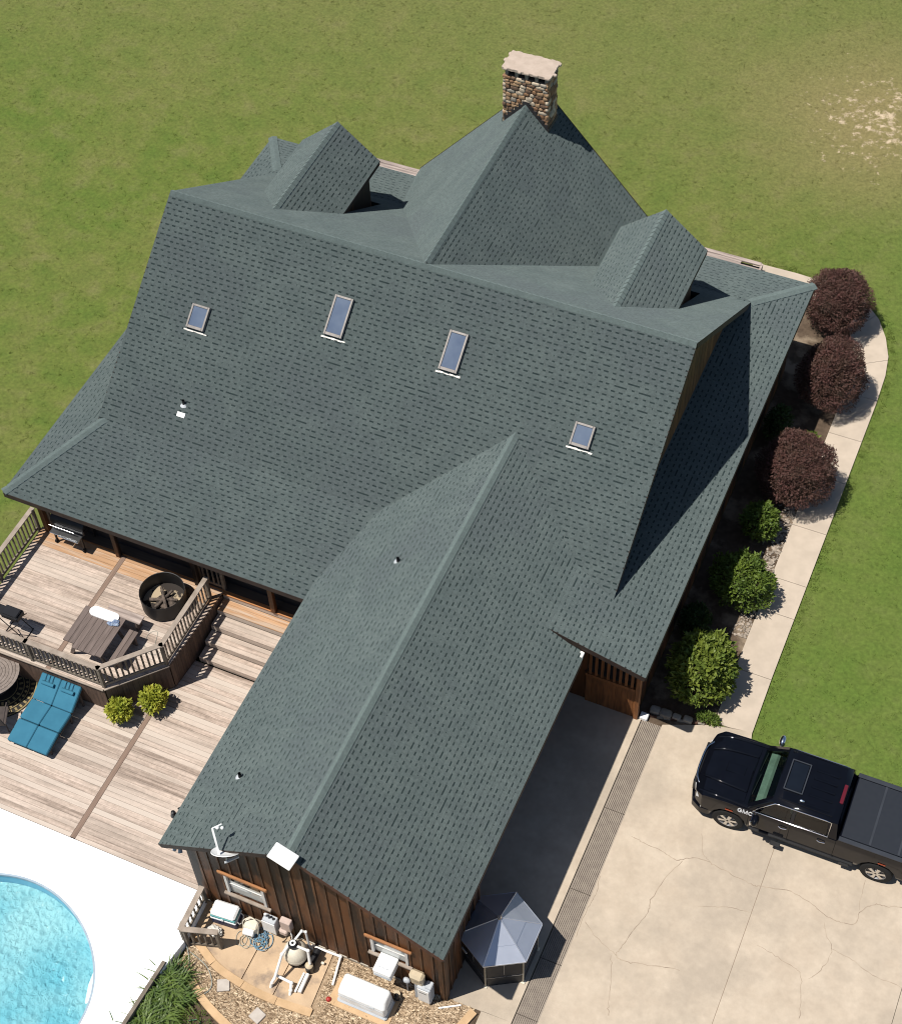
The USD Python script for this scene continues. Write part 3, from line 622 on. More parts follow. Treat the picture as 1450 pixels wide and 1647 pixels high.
# fascia and rake boards, 20 mm thick, standing 3 mm off the deck edge
def fascia(p, q, out, m='fascia_dark', h=.17, up=-.016):
    p, q, out = np.array(p, float), np.array(q, float), np.array(out, float)
    c = out * .014 + np.array([0, 0, up - h / 2])
    return part(house, 'fascia', bar(p + c, q + c, .022, h), m)
zS = lambda y: HR + MS * y
fascia((xW, yS, ZE), (XW_ - WW - .05, yS, ZE), (0, -1, 0)); fascia((xW, yS, ZE), (xW, yN, ZE), (-1, 0, 0)); fascia((xW, yN, ZE), (xE, yN, ZE), (0, 1, 0)); fascia((xE, ySE, ZE), (xE, yN, ZE), (1, 0, 0))
fascia((xE, ySE, ZE), (7.05, ySE, ZE + KE * (xE - 7.05)), (0, -1, 0))
for s in (-1, 1):
    xx = xA if s < 0 else xB
    fascia((xx, 0, HR), (xx, -5.2, zS(-5.2)), (s, 0, 0), h=.17); fascia((xx, 0, HR), (xx, 5.75, HR - MN * 5.75), (s, 0, 0), h=.17)
    fascia((XW_, YF, HW), (XW_ + s * WW, YF, ZW), (0, -1, 0), 'fascia_red' if s > 0 else 'fascia_dark', h=.15)
    fascia((XW_ + s * WW, YF, ZW), (XW_ + s * WW, -7.2 if s > 0 else -8.2, ZW), (s, 0, 0))
    fascia((XG, YG, HR), (XG + s * WG, YG, HR - MG * WG), (0, 1, 0))
    for x, yn, _ in DORM:
        fascia((x, yn, ZD), (x + s * WD, yn, ZD - KD * WD), (0, 1, 0), h=.12); fascia((x + s * WD, yn, ZD - KD * WD), (x + s * WD, 2.75, ZD - KD * WD), (s, 0, 0), h=.12)

# walls: core block, gables, wing; siding as separate boards where seen
def wallp(poly_xz, axis, at, th, m='siding', name='wall'):
    """a wall from an outline in (along, z); axis 'y' = wall in the plane y=at"""
    e = trimesh.creation.extrude_polygon(P(poly_xz), th, engine='earcut'); v = e.vertices
    v = np.c_[v[:, 0], at + v[:, 2] - th / 2, v[:, 1]] if axis == 'y' else np.c_[at + v[:, 2] - th / 2, v[:, 0], v[:, 1]]
    return part(house, name, (v, e.faces if axis == 'x' else e.faces[:, ::-1]), m)
cxa, cxb, cy0, cy1 = xA + OH + .1, xB - OH - .1, -5.05, 5.6
gz = lambda y: (HR + MS * y if y < 0 else HR - MN * y) - .17
FL = 1.40
wallp([(cxa, 0), (cxb, 0), (cxb, gz(cy0)), (cxa, gz(cy0))], 'y', cy0, .12)
wallp([(cxa, 0), (cxb, 0), (cxb, gz(cy1)), (cxa, gz(cy1))], 'y', cy1, .12)
for x in (cxa, cxb): wallp([(cy0, 0), (cy1, 0), (cy1, gz(cy1)), (0, HR - .17), (cy0, gz(cy0))], 'x', x, .12)
for k, y in enumerate(np.arange(-4.95, 5.4, .30)):       # boards of the east gable
    y1 = y + .285; zb = ZE + KE * (xE - cxb) - .1
    zt0, zt1 = gz(y), gz(y1)
    if min(zt0, zt1) < zb + .05: continue
    pts = [(y, zb), (y1, zb), (y1, zt1)] + ([(0, HR - .17)] if y < 0 < y1 else []) + [(y, zt0)]
    e = trimesh.creation.extrude_polygon(P(pts), .022, engine='earcut'); v = e.vertices
    part(house, 'gable_board', (np.c_[cxb + .064 + v[:, 2], v[:, 0], v[:, 1]], e.faces), 'siding_gold')
# wing
wx0, wx1, wyf = XW_ - WW + .26, XW_ + WW - .26, wall_line
wz = lambda x: HW - KWG * abs(x - XW_) - .165
def hole(x0, x1, z0, z1): return sbox(x0, z0, x1, z1)
WINS = [(2.12, 3.05, 1.24, 2.16), (5.95, 6.76, 1.24, 1.98)]
gab = P([(wx0, -.05), (wx1, -.05), (wx1, wz(wx1)), (XW_, wz(XW_)), (wx0, wz(wx0))])
for w in WINS: gab = gab.difference(hole(*w))
e = trimesh.creation.extrude_polygon(gab, .10, engine='earcut'); v = e.vertices
part(house, 'wall', (np.c_[v[:, 0], wyf + .02 + v[:, 2], v[:, 1]], e.faces[:, ::-1]), 'siding')
wholes = unary_union([hole(a - .09, b + .09, c - .09, d + .09) for a, b, c, d in WINS])
x = wx0; k = 0
while x < wx1 - .02:
    x1 = min(x + .287, wx1)
    g = P([(x, .02), (x1 - .012, .02), (x1 - .012, wz(x1 - .012) - .004)] + ([(XW_, wz(XW_) - .004)] if x < XW_ < x1 else []) + [(x, wz(x) - .004)]).difference(wholes)
    for gg in getattr(g, 'geoms', [g]):
        if gg.area < .004: continue
        e = trimesh.creation.extrude_polygon(gg, .022, engine='earcut'); v = e.vertices
        part(house, 'siding_board', (np.c_[v[:, 0], wyf - .0045 - v[:, 2] + .022, v[:, 1]], e.faces), 'siding')
    if k:
        g = P([(x - .034, .02), (x + .022, .02), (x + .022, wz(x + .022) - .006), (x - .034, wz(x - .034) - .006)]).difference(wholes)
        for gg in getattr(g, 'geoms', [g]):
            if gg.area < .003: continue
            e = trimesh.creation.extrude_polygon(gg, .024, engine='earcut'); v = e.vertices
            part(house, 'batten', (np.c_[v[:, 0], wyf - .0045 - v[:, 2], v[:, 1]], e.faces), 'batten')
    x = x1; k += 1
part(house, 'foundation', cat(bx(wx0, wx1, wyf - .03, wyf + .02, -.05, .10)), 'stone_grey')
wallp([(wyf + .06, -.05), (-13.3, -.05), (-13.3, ZW + .0), (wyf + .06, ZW + .0)], 'x', wx1 - .06, .10)
wallp([(wyf + .06, -.05), (-5.0, -.05), (-5.0, ZW + .9), (wyf + .06, ZW + .9)], 'x', wx1 - 1.9, .10)
wallp([(wx1 - 1.86, -.05), (wx1 - .12, -.05), (wx1 - .12, ZW), (wx1 - 1.86, ZW + .9)], 'y', -13.3, .10)
wallp([(wx1 - 1.86, -.05), (wx1 + .05, -.05), (wx1 + .05, ZW + .1), (wx1 - 1.86, ZW + .95)], 'y', -6.02, .08)
part(house, 'carport_beam', bx(wx1 - .62, wx1 - .48, -13.3, -6.2, ZW - .05, ZW + .12), 'siding')
for yy in (-10.9, -8.5, -6.4): part(house, 'carport_post', rb(wx1 - .62, wx1 - .48, yy - .07, yy + .07, .03, ZW - .2, .01), 'siding')
wallp([(wyf + .06, -.05), (-5.0, -.05), (-5.0, ZW + .0), (wyf + .06, ZW + .0)], 'x', wx0 + .06, .10)
y = wyf - .004
while y < -13.35:
    part(house, 'siding_board', bx(wx1 - .006, wx1 + .016, y, y + .275, .0, ZW + .04), 'siding')
    part(house, 'batten', bx(wx1 + .016, wx1 + .040, y + .26, y + .31, .0, ZW + .03), 'batten')
    y += .287
y = wyf
while y < -9.6:
    part(house, 'siding_board', bx(wx0 - .016, wx0 + .006, y, y + .275, .3, ZW + .04), 'siding')
    y += .287
part(house, 'corner_board', cat(bx(wx1 + .004, wx1 + .05, wyf - .035, wyf + .12, 0, ZW), bx(wx1 - .11, wx1 + .004, wyf - .06, wyf - .03, 0, ZW - .02)), 'batten')
# wing windows
for k, (a, b, c, d) in enumerate(WINS):
    w = part(house, 'window', cat(bx(a - .07, a, wyf - .045, wyf + .06, c, d), bx(b, b + .07, wyf - .045, wyf + .06, c, d), bx(a - .03, b + .03, wyf - .03, wyf + .06, d, d + .05), bx(a, b, wyf - .01, wyf + .05, (c + d) / 2 - .018, (c + d) / 2 + .018)), 'window_white')
    part(w, 'pane', sheet([(a, wyf + .006, c), (b, wyf + .006, c), (b, wyf + .006, d), (a, wyf + .006, d)]), 'window_glass')
    part(w, 'blind', cat(*[bx(a + .01, b - .01, wyf + .020, wyf + .026, z, z + .0235) for z in np.arange(c + .005, (c + d) / 2 + (0.08 if k == 0 else .36), .0255)]), 'blind_white')
    part(w, 'room', bx(a, b, wyf + .10, wyf + .11, c, d), 'room_dark')
    hd = rb(a - .20, b + .20, wyf - .085, wyf - .022, d + .052, d + .165, .02)
    part(w, 'head_trim', hd, 'trim_orange'); part(w, 'sill', rb(a - .15, b + .18, wyf - .105, wyf - .022, c - .075, c - .002, .012), 'rail_cap')
# porches: floor, posts, dark walls under the eaves, rails
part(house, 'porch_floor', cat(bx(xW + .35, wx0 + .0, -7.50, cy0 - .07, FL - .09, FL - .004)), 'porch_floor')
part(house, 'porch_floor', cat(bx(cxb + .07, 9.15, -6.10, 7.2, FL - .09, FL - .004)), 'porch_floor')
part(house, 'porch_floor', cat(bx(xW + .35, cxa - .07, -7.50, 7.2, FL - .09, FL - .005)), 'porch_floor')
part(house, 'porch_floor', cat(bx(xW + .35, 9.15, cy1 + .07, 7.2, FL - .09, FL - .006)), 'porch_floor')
for x in (-7.75, -5.45, -2.95, -.62): part(house, 'porch_post', rb(x - .07, x + .07, -7.62, -7.48, FL, ZE + .02, .012), 'siding')
for y in (-5.95, -3.0, 0, 3.0, 6.9): part(house, 'porch_post', rb(9.08, 9.22, y - .07, y + .07, FL, ZE + .08, .012), 'siding')
for (x, y) in ((-7.8, 7.0), (-4, 7.0), (0, 7.0), (4, 7.0)): part(house, 'porch_post', rb(x - .07, x + .07, y - .07, y + .07, FL, ZE + .05, .012), 'siding')
part(house, 'porch_beam', cat(bx(xW + .4, wx0, -7.63, -7.48, ZE - .16, ZE - .02), bx(9.08, 9.22, -6.0, 7.2, ZE - .14, ZE + .06)), 'siding')
# screened wall set back under the south eave
part(house, 'porch_screen', bx(-7.4, wx0, -7.18, -7.15, FL, ZE - .1), 'dark_mesh')
# east porch: skirt of planks, rail with balusters, and the cedar end wall at the driveway
for y in np.arange(-5.9, 7.2, .2): part(house, 'skirt_plank', bx(9.165, 9.19, y, y + .19, .0, FL - .01), 'siding')
part(house, 'porch_rail', cat(bx(9.09, 9.21, -5.88, 7.2, FL + .86, FL + .90), bx(9.12, 9.18, -5.88, 7.2, FL + .10, FL + .15)), 'skirt_board')
for y in np.arange(-5.8, 7.1, .16): part(house, 'baluster', bx(9.13, 9.17, y, y + .04, FL + .15, FL + .86), 'skirt_board')
for k, x in enumerate(np.arange(wx1 + .06, 9.24, .165)): part(house, 'end_plank', bx(x, min(x + .158, 9.25), -6.12, -6.095, .03, 1.30), 'cedar')
part(house, 'end_rail', cat(bx(wx1 + .05, 9.24, -6.15, -6.06, 1.30, 1.40), bx(wx1 + .05, 9.24, -6.14, -6.07, 2.36, 2.44)), 'cedar')
for x in np.arange(wx1 + .12, 9.12, .165): part(house, 'end_slat', bx(x, x + .075, -6.13, -6.105, 1.40, 2.36), 'cedar')
part(house, 'end_post', rb(9.14, 9.27, -6.17, -6.04, .0, ZE - .02, .012), 'cedar')
# north gable wall, dormer cheeks and fronts (seen under their eaves)
wallp([(XG - 3.5, 0), (XG + 3.5, 0), (XG + 3.5, HR - MG * 3.5 - .17), (XG, HR - .17), (XG - 3.5, HR - MG * 3.5 - .17)], 'y', YG - .45, .12)
for x, yn, _ in DORM:
    dz = lambda s: ZD - KD * abs(s) - .17
    wallp([(x - 1.0, 4.2), (x + 1.0, 4.2), (x + 1.0, dz(1)), (x, dz(0)), (x - 1.0, dz(1))], 'y', yn - .28, .08)
    for s in (-1, 1): wallp([(2.4, 4.2), (yn - .3, 4.2), (yn - .3, dz(1)), (2.4, dz(1))], 'x', x + s * .98, .08)

# skylights on the south slope
nS = np.array([0, -MS, 1.]); nS /= np.linalg.norm(nS); upS = np.array([0, 1, MS]); upS /= np.linalg.norm(upS)
def on_s(x, y, h=0): return np.array([x, y, HR + MS * y]) + nS * h
def plbox(c, ex, eu, en, w, l, h0, h1, r=0):
    """box in a slope frame, centred at c"""
    m = rb(-w / 2, w / 2, -l / 2, l / 2, h0, h1, r) if r else bx(-w / 2, w / 2, -l / 2, l / 2, h0, h1)
    m.vertices = np.asarray(c) + m.vertices @ np.array([ex, eu, en]); return m
EX = np.array([1., 0, 0])
for x0, x1, y0, y1 in [(-5.21, -4.68, -2.74, -2.20), (-1.37, -.84, -2.01, -1.13), (1.94, 2.46, -2.005, -1.15), (5.84, 6.37, -2.695, -2.205)]:
    c = on_s((x0 + x1) / 2, (y0 + y1) / 2); w, l = x1 - x0, (y1 - y0) / upS[1]
    def pb(dx, dl, ww, ll, h0, h1, r=.006): return plbox(c + EX * dx + upS * dl, EX, upS, nS, ww, ll, h0, h1, r)
    s = part(house, 'skylight', cat(pb(-w / 2 + .027, 0, .054, l, 0, .11), pb(w / 2 - .027, 0, .054, l, 0, .11), pb(0, l / 2 - .03, w - .11, .06, 0, .112), pb(0, -l / 2 + .04, w - .11, .08, 0, .108)), 'skylight_frame')
    part(s, 'pane', pb(0, 0.01, w - .105, l - .13, .02, .088), 'skylight_glass')
    ap = MB()
    rg = np.random.default_rng(int(x0 * 10) + 100)
    for i in range(7):
        xx = -w / 2 - .06 + (w + .16) * (i + .5) / 7
        ap.tm(pb(xx, -l / 2 - .055 - rg.uniform(0, .015), (w + .16) / 7 + .01, .035 + rg.uniform(-.012, .02), .012, .017 + rg.uniform(0, .01), .002))
    part(s, 'apron_flashing', ap, 'light_metal')
# vent pipes
def vent(x, y, z, lean, flashing=False):
    m = MB(); m.tm(tube([(x, y, z - .05), (x, y, z + .16)], .04, 10, False)); m.tm(tube([(x, y, z + .16), (x, y, z - .05)], .032, 10, False))
    v_ = part(house, 'vent_pipe', m, 'black_plastic')
    part(v_, 'pipe_collar', lathe([(.04, -.03), (.11, -.05), (.11, -.03), (.045, .02)], 14, (x, y, z)), 'box_grey')
vent(2.05, -13.63, 4.39, 0); vent(3.05, -7.07, 5.0, 0); vent(-4.6, -4.36, 4.73, 0)
part(house, 'vent_flashing', plbox(on_s(-4.58, -4.60), EX, upS, nS, .24, .13, .012, .03), 'white_plastic')
part(house, 'gutter_outlet', cat(xform(rb(-.16, .02, -.03, .03, -.02, .03, .008), 0, (7.93, -7.02, 3.70)), xform(rb(-.03, .04, -.16, .0, -.09, .035, .01), 0, (7.95, -7.0, 3.70))), 'white_pvc')

# ------------------------------------------------------------------ chimney (part of the house): river stones round a core, open top course, cap slab
ch = part(house, 'chimney', bx(.06, 1.32, 7.00, 7.62, 5.5, 8.78), 'mortar')
cx0, cx1, cyf, cyb = .02, 1.36, 6.96, 7.66
rg = np.random.default_rng(11)
def stone(c, r, seed):
    m = trimesh.creation.icosphere(1); d = m.vertices; q = np.sign(d) * np.abs(d) ** .5
    m.vertices = q * np.array(r) * (1 + .22 * (meshkit.fbm(d * 1.6 + seed * 3.1, 2, seed) - .5)[:, None]) + np.array(c); return m
SM = ['river_stone_' + c for c in 'abcde']
nst = 0
for face, a0, a1, z0 in (('f', cx0, cx1, 7.2), ('e', cyf, cyb, 6.7), ('w', cyf, cyb, 6.9)):
    z = z0; row = 0
    while z < 8.74:
        h = rg.uniform(.095, .165); a = a0 - rg.uniform(0, .06)
        while a < a1 - .03:
            w = rg.uniform(.12, .29)
            b = min(a + w, a1)
            cxx, ww = (a + b) / 2, (b - a) / 2
            gzv = HR - MG * abs((cxx if face == 'f' else cx1) - XG)
            if z + h > gzv - .12:
                zz = z + h / 2 + rg.uniform(-.012, .012)
                r = (ww * 1.02, .055, h * .54) if face == 'f' else (.055, ww * 1.02, h * .54)
                c = (cxx, cyf + .025, zz) if face == 'f' else ((cx1 - .025, cxx, zz) if face == 'e' else (cx0 + .025, cxx, zz))
                part(ch, 'stone', stone(c, r, nst), SM[rg.choice(5, p=[.34, .24, .2, .12, .10])], smooth=True); nst += 1
            a = b + .004
        z += h
for x in np.linspace(cx0 + .07, cx1 - .07, 5): part(ch, 'cap_pier', rb(x - .045, x + .045, cyf + .02, cyf + .14, 8.74, 8.985, .015), 'river_stone_e')
part(ch, 'flue_void', bx(cx0 + .06, cx1 - .06, cyf + .14, cyb - .05, 8.74, 8.985), 'dark_void')
for yy in (cyf + .30, cyf + .55): part(ch, 'cap_pier', rb(cx1 - .07, cx1 + .0, yy - .05, yy + .05, 8.74, 8.985, .015), 'river_stone_e')
rim = []
for t in np.linspace(0, 1, 60, endpoint=False):
    p_ = sbox(cx0 - .05, cyf - .05, cx1 + .07, cyb + .05).exterior.interpolate(t, normalized=True)
    rim.append((p_.x + rg.normal(0, .009), p_.y + rg.normal(0, .009)))
part(ch, 'cap', prism(P(rim).buffer(0), 8.985, 9.065), 'cap_stone')
for k in range(13):
    p_ = sbox(cx0 - .04, cyf - .03, cx1 + .06, cyb + .03).exterior.interpolate((k + rg.uniform(-.4, .4)) / 13, normalized=True)
    part(ch, 'cap_stone', stone((p_.x, p_.y, 9.025), (rg.uniform(.05, .13), rg.uniform(.04, .08), .042), 300 + k), 'cap_stone', smooth=True)
# stepped flashing up both slopes and along the sides
fm = MB()
for s in (-1, 1):
    for k in range(6):
        xa, xb = XG + s * k * .112, XG + s * (k + 1) * .112
        zt = HR - MG * abs(xa - XG) + .12; zb_ = HR - MG * abs(xb - XG) - .1
        fm.tm(bx(min(xa, xb), max(xa, xb), cyf - .045, cyf - .03, zb_, zt))
for x in (cx0 - .045, cx1 + .03): fm.tm(bx(x, x + .015, cyf - .04, cyb, HR - MG * .69 - .1, HR - MG * .69 + .12))
part(ch, 'flashing', fm, 'flashing')

# ================================================================== DECK
ZL, ZU = .32, 1.40
deck = thing('deck', 'weathered two level timber deck with wide steps beside the pool', 'deck')
rg = np.random.default_rng(21)
BW = .140
def boards_x(poly, z, y_from, y_to, cutx, m, th=.035):
    y = y_from; n = 0
    while y > y_to:
        y1 = max(y - BW + .007, y_to)
        for a, b in cutx:
            g = poly.intersection(sbox(a + .004, y1, b - .004, y))
            if g.is_empty or g.area < .003: continue
            for gg in getattr(g, 'geoms', [g]):
                part(deck, 'board', prism(gg, z - th, z + rg.uniform(-.0025, .0025)), m(y) if callable(m) else m)
        y -= BW; n += 1
up_poly = P([(-7.98, -7.50), (-2.20, -7.50), (-2.40, -10.16), (-3.60, -11.46), (-7.98, -11.50)])
lo_poly = P([(-10.2, -9.2), (1.14, -9.2), (1.14, -15.05), (-10.2, -15.05)]).difference(P([(-10.2, -7), (-2.3, -7), (-2.5, -10.1), (-3.65, -11.35), (-10.2, -11.35)]))
boards_x(up_poly, ZU, -7.505, -11.52, [(-8.0, -5.37), (-5.23, -2.0)], lambda y: 'deck_board_fresh' if y > -8.05 else 'deck_board')
part(deck, 'board', bx(-5.365, -5.235, -11.48, -7.52, ZU - .035, ZU + .001), 'deck_breaker', label='darker board laid across the ends of the others')
boards_x(lo_poly, ZL, -9.2, -15.05, [(-10.2, -6.1), (-6.1, -2.66), (-2.52, 1.16)], 'deck_board')
part(deck, 'board', bx(-2.655, -2.525, -15.04, -10.6, ZL - .035, ZL + .001), 'deck_breaker', label='darker board laid across the ends of the others')
part(deck, 'edge_board', bx(-7.9, 1.1, -7.50, -7.46, ZU - .15, ZU + .012), 'deck_edge_orange')
# wide steps between the upper deck and the garage wing
for k in range(5):
    z = ZU - .216 * k; y0 = -7.58 - .40 * k
    if k:
        for j in range(3): part(deck, 'step_board', bx(-2.18, 1.13, y0 + .40 - .132 * (j + 1) + .006 - .0, y0 + .40 - .132 * j, z - .035, z + rg.uniform(-.002, .002)), 'deck_board_fresh' if k < 2 else 'deck_board')
    else: part(deck, 'step_board', bx(-2.18, 1.13, y0 - .005, -7.505, z - .035, z), 'deck_edge_orange')
    part(deck, 'riser', bx(-2.18, 1.13, y0 - .0 + .012, y0 + .035, z - .216, z - .036), 'deck_board')
# skirt planks below the upper deck
def planks(p, q, z0, z1, m='skirt_board'):
    p, q = np.array(p, float), np.array(q, float); L = np.linalg.norm(q - p); d = (q - p) / L; n = int(L / .145)
    for k in range(n):
        a, b = p + d * L * k / n, p + d * (L * (k + 1) / n - .005)
        part(deck, 'skirt_plank', bar((*a, (z0 + z1) / 2), (*b, (z0 + z1) / 2), .025, z1 - z0), m)
planks((-8.0, -11.48), (-3.60, -11.44), ZL, ZU - .035); planks((-3.59, -11.42), (-2.40, -10.14), ZL, ZU - .035); planks((-2.39, -10.12), (-2.20, -7.6), ZL, ZU - .035)
part(deck, 'rim_board', cat(bar((-8.0, -11.53, ZU - .012), (-3.60, -11.49, ZU - .012), .045, .03), bar((-3.58, -11.47, ZU - .012), (-2.37, -10.16, ZU - .012), .045, .03)), 'rail_cap')
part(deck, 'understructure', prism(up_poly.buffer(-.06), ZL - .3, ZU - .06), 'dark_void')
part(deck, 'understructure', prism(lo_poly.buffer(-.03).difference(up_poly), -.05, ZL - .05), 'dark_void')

def railing(name, label, pts, z, H=.93, sp=.135, closed_posts=True, cap='rail_cap', group=None):
    t = thing(name, label, 'railing', group=group)
    pts = [np.array(p, float) for p in pts]
    for p in pts: part(t, 'post', rb(p[0] - .045, p[0] + .045, p[1] - .045, p[1] + .045, z - .10, z + H - .04, .006), 'rail_wood')
    for p, q in zip(pts[:-1], pts[1:]):
        L = np.linalg.norm(q - p); d = (q - p) / L; nn = np.array([-d[1], d[0]])
        part(t, 'top_rail', bar((*(p - d * .05), z + H - .017), (*(q + d * .05), z + H - .017), .135, .036), cap)
        part(t, 'bottom_rail', bar((*(p + d * .05), z + .10), (*(q - d * .05), z + .10), .04, .085), 'rail_wood')
        n = max(1, int(L / sp))
        for k in range(1, n):
            c = p + d * L * k / n - nn * .0
            part(t, 'baluster', bx(c[0] - .019, c[0] + .019, c[1] - .019, c[1] + .019, z + .06, z + H - .036), 'rail_wood')
    return t
railing('deck_railing', 'grey railing with square balusters round the upper deck, bending at its corner', [(-8.05, -11.42), (-5.8, -11.40), (-3.62, -11.38), (-2.46, -10.14), (-2.42, -7.84)], ZU)
railing('deck_railing', 'grey railing on the grass side of the upper deck beside the big grill', [(-8.02, -7.62), (-8.03, -9.5), (-8.04, -11.3)], ZU)
railing('porch_railing', 'short dark railing under the eave behind the big grill', [(-7.68, -7.42), (-6.95, -7.42)], ZU, .95, .14, cap='skirt_board')
railing('porch_railing', 'short dark railing under the eave behind the fire ring', [(-2.95, -7.42), (-2.2, -7.42)], ZU, .95, .14, cap='skirt_board')
railing('picket_railing', 'short grey picket railing at the pool deck edge, left of the cooler', [(1.31, -15.2), (1.36, -16.30)], .30, .66, .15)
railing('picket_railing', 'short grey picket railing below the cooler, along the concrete pad', [(1.42, -16.30), (2.19, -16.06)], .05, .92, .15)
bw = thing('boardwalk', 'weathered plank landing along the north porch, broken at its end', 'landing')
for k, y in enumerate(np.arange(10.2, 11.0, .148)):
    for a, b in ((-6.5, -1.0), (-.99, 4.0), (4.01, 7.22)):
        if k == 4 and a > 4: b = 6.6
        part(bw, 'plank', bx(a, b, y, y + .141, .40, .44 + .01 * ((k * 3) % 2)), 'old_plank')
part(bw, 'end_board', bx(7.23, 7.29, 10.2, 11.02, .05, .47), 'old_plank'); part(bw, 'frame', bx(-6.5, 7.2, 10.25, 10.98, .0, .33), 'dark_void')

# ------------------------------------------------------------------ things on the upper deck
t = thing('grill', 'large black barrel grill with steel side shelf under the roof edge', 'grill')
gx0, gx1, gy0, gy1 = -7.42, -6.28, -7.82, -7.32
half_ = [(math.cos(a) * .27, math.sin(a) * .24) for a in np.linspace(0, math.pi, 14)]
def yzprism(pts, x0, x1, yc, zc):
    e = trimesh.creation.extrude_polygon(P(pts), x1 - x0, engine='earcut'); v = e.vertices
    return (np.c_[x0 + v[:, 2], yc + v[:, 0], zc + v[:, 1]], e.faces)
part(t, 'lid', yzprism(half_, gx0 + .05, gx1 - .05, -7.45, ZU + .82), 'black_metal', smooth=40)
part(t, 'firebox', rb(gx0 + .05, gx1 - .05, -7.72, -7.2, ZU + .60, ZU + .82, .03), 'black_metal')
part(t, 'shelf', rb(gx0 + .42, gx1 - .08, -8.0, -7.72, ZU + .62, ZU + .65, .008), 'steel'); part(t, 'shelf', rb(gx0 + .1, gx0 + .41, -7.95, -7.73, ZU + .60, ZU + .625, .008), 'steel')
part(t, 'handle', tube([(gx0 + .1, -7.86, ZU + .85), (gx1 - .25, -7.86, ZU + .85)], .014, 8), 'steel')
for x in (gx0 + .12, gx1 - .12):
    for y in (-7.78, -7.26): part(t, 'leg', bar((x, y, ZU + .05), (x, y, ZU + .62), .045, .045), 'black_metal')
for x in (gx0 + .12, gx1 - .12):
    part(t, 'wheel', xform(lathe([(0, -.025), (.06, -.025), (.07, 0), (.06, .025), (0, .025)], 14), 0, (x, -7.80, ZU + .07), rx=0, ry=90), 'tyre')

t = thing('fire_ring', 'black steel fire ring with ash and charred wood in it', 'fire pit')
fc = (-3.46, -8.46)
part(t, 'ring', lathe([(.595, .06), (.595, .60), (.615, .605), (.615, .06), (.595, .06)], 48, (*fc, ZU)), 'black_metal', smooth=40)
part(t, 'pan', lathe([(0, .09), (.595, .11), (.595, .08), (0, .07)], 32, (*fc, ZU)), 'firepan_sun_shadow')
for a in (40, 160, 280): part(t, 'leg', rb(fc[0] + .5 * math.cos(math.radians(a)) - .03, fc[0] + .5 * math.cos(math.radians(a)) + .03, fc[1] + .5 * math.sin(math.radians(a)) - .03, fc[1] + .5 * math.sin(math.radians(a)) + .03, ZU, ZU + .11, .005), 'black_metal')
for k, (a, l, r) in enumerate([(20, .8, .05), (75, .7, .045), (130, .75, .05)]):
    d = np.array([math.cos(math.radians(a)), math.sin(math.radians(a))]) * l / 2
    part(t, 'log', tube([(fc[0] - d[0], fc[1] - d[1], ZU + .17 + .04 * k), (fc[0] + d[0] * .9, fc[1] + d[1] * .9, ZU + .19 + .05 * k)], [r, r * .8], 8), 'char')
part(t, 'ash_bed', ell((fc[0] + .05, fc[1] - .02, ZU + .13), (.27, .22, .05), 2, .4, 3), 'char')

t = thing('picnic_table', 'brown weathered picnic table with plank top on the upper deck', 'table')
tx0, tx1, ty0, ty1 = -5.02, -3.80, -11.0, -9.72
for k in range(7):
    a = tx0 + (tx1 - tx0) * k / 7
    part(t, 'top_plank', rb(a, a + (tx1 - tx0) / 7 - .006, ty0 + rg.uniform(-.03, .03) + (.12 if k < 2 else 0), ty1 + rg.uniform(-.02, .02), ZU + .70, ZU + .742, .004), 'table_wood')
for y in (ty0 + .2, ty1 - .2):
    part(t, 'cross_beam', bx(tx0 + .1, tx1 - .1, y - .03, y + .03, ZU + .61, ZU + .698), 'table_wood')
    for s in (-1, 1): part(t, 'leg', bar(((tx0 + tx1) / 2 + s * .55, y, ZU), ((tx0 + tx1) / 2 + s * .30, y, ZU + .65), .045, .10), 'table_wood')
def bench(label, x, y0, y1, w=.27):
    b = thing('bench', label, 'bench')
    part(b, 'seat', rb(x - w / 2, x - .004, y0, y1, ZU + .40, ZU + .44, .005), 'table_wood'); part(b, 'seat', rb(x + .004, x + w / 2, y0, y1, ZU + .40, ZU + .44, .005), 'table_wood')
    for y in (y0 + .15, y1 - .15): part(b, 'leg', bx(x - w / 2 + .02, x + w / 2 - .02, y - .025, y + .025, ZU, ZU + .398), 'table_wood')
bench('brown plank bench on the fire ring side of the picnic table', -3.58, -10.85, -9.78)
b_ = thing('bench', 'brown plank bench pushed under the house end of the picnic table', 'bench')
part(b_, 'seat', rb(-4.6, -3.55, -9.55, -9.28, ZU + .40, ZU + .44, .005), 'old_plank')
for x in (-4.45, -3.7): part(b_, 'leg', bx(x - .025, x + .025, -9.53, -9.30, ZU, ZU + .398), 'table_wood')
tray = sbox(-4.80, -9.78, -4.06, -9.52).buffer(.0)
tray = sbox(-4.68, -9.80, -4.12, -9.80 + .001).buffer(.15)
top('serving_tray', prism(tray, ZU + .743, ZU + .785), 'white_plastic', 'long white rounded tray lying on the picnic table', 'tray')
sn = thing('towel', 'small crumpled blue and white cloth on the picnic table', 'cloth', (-4.03, -9.95, ZU + .742))
for k in range(5): part(sn, 'fold', ell((.08 * math.cos(k * 1.3), .07 * math.sin(k * 1.9), .03), (.09, .06, .035), 2, .5, k), 'blue_fabric')
t = thing('griddle', 'black flat top griddle on folding legs at the rail corner', 'griddle')
part(t, 'cook_box', rb(-6.90, -6.38, -10.92, -10.58, ZU + .74, ZU + .90, .02), 'black_metal'); part(t, 'lid', rb(-6.87, -6.41, -10.89, -10.61, ZU + .905, ZU + .96, .02), 'black_plastic')
part(t, 'side_shelf', rb(-7.3, -6.92, -10.9, -10.6, ZU + .80, ZU + .825, .006), 'black_metal')
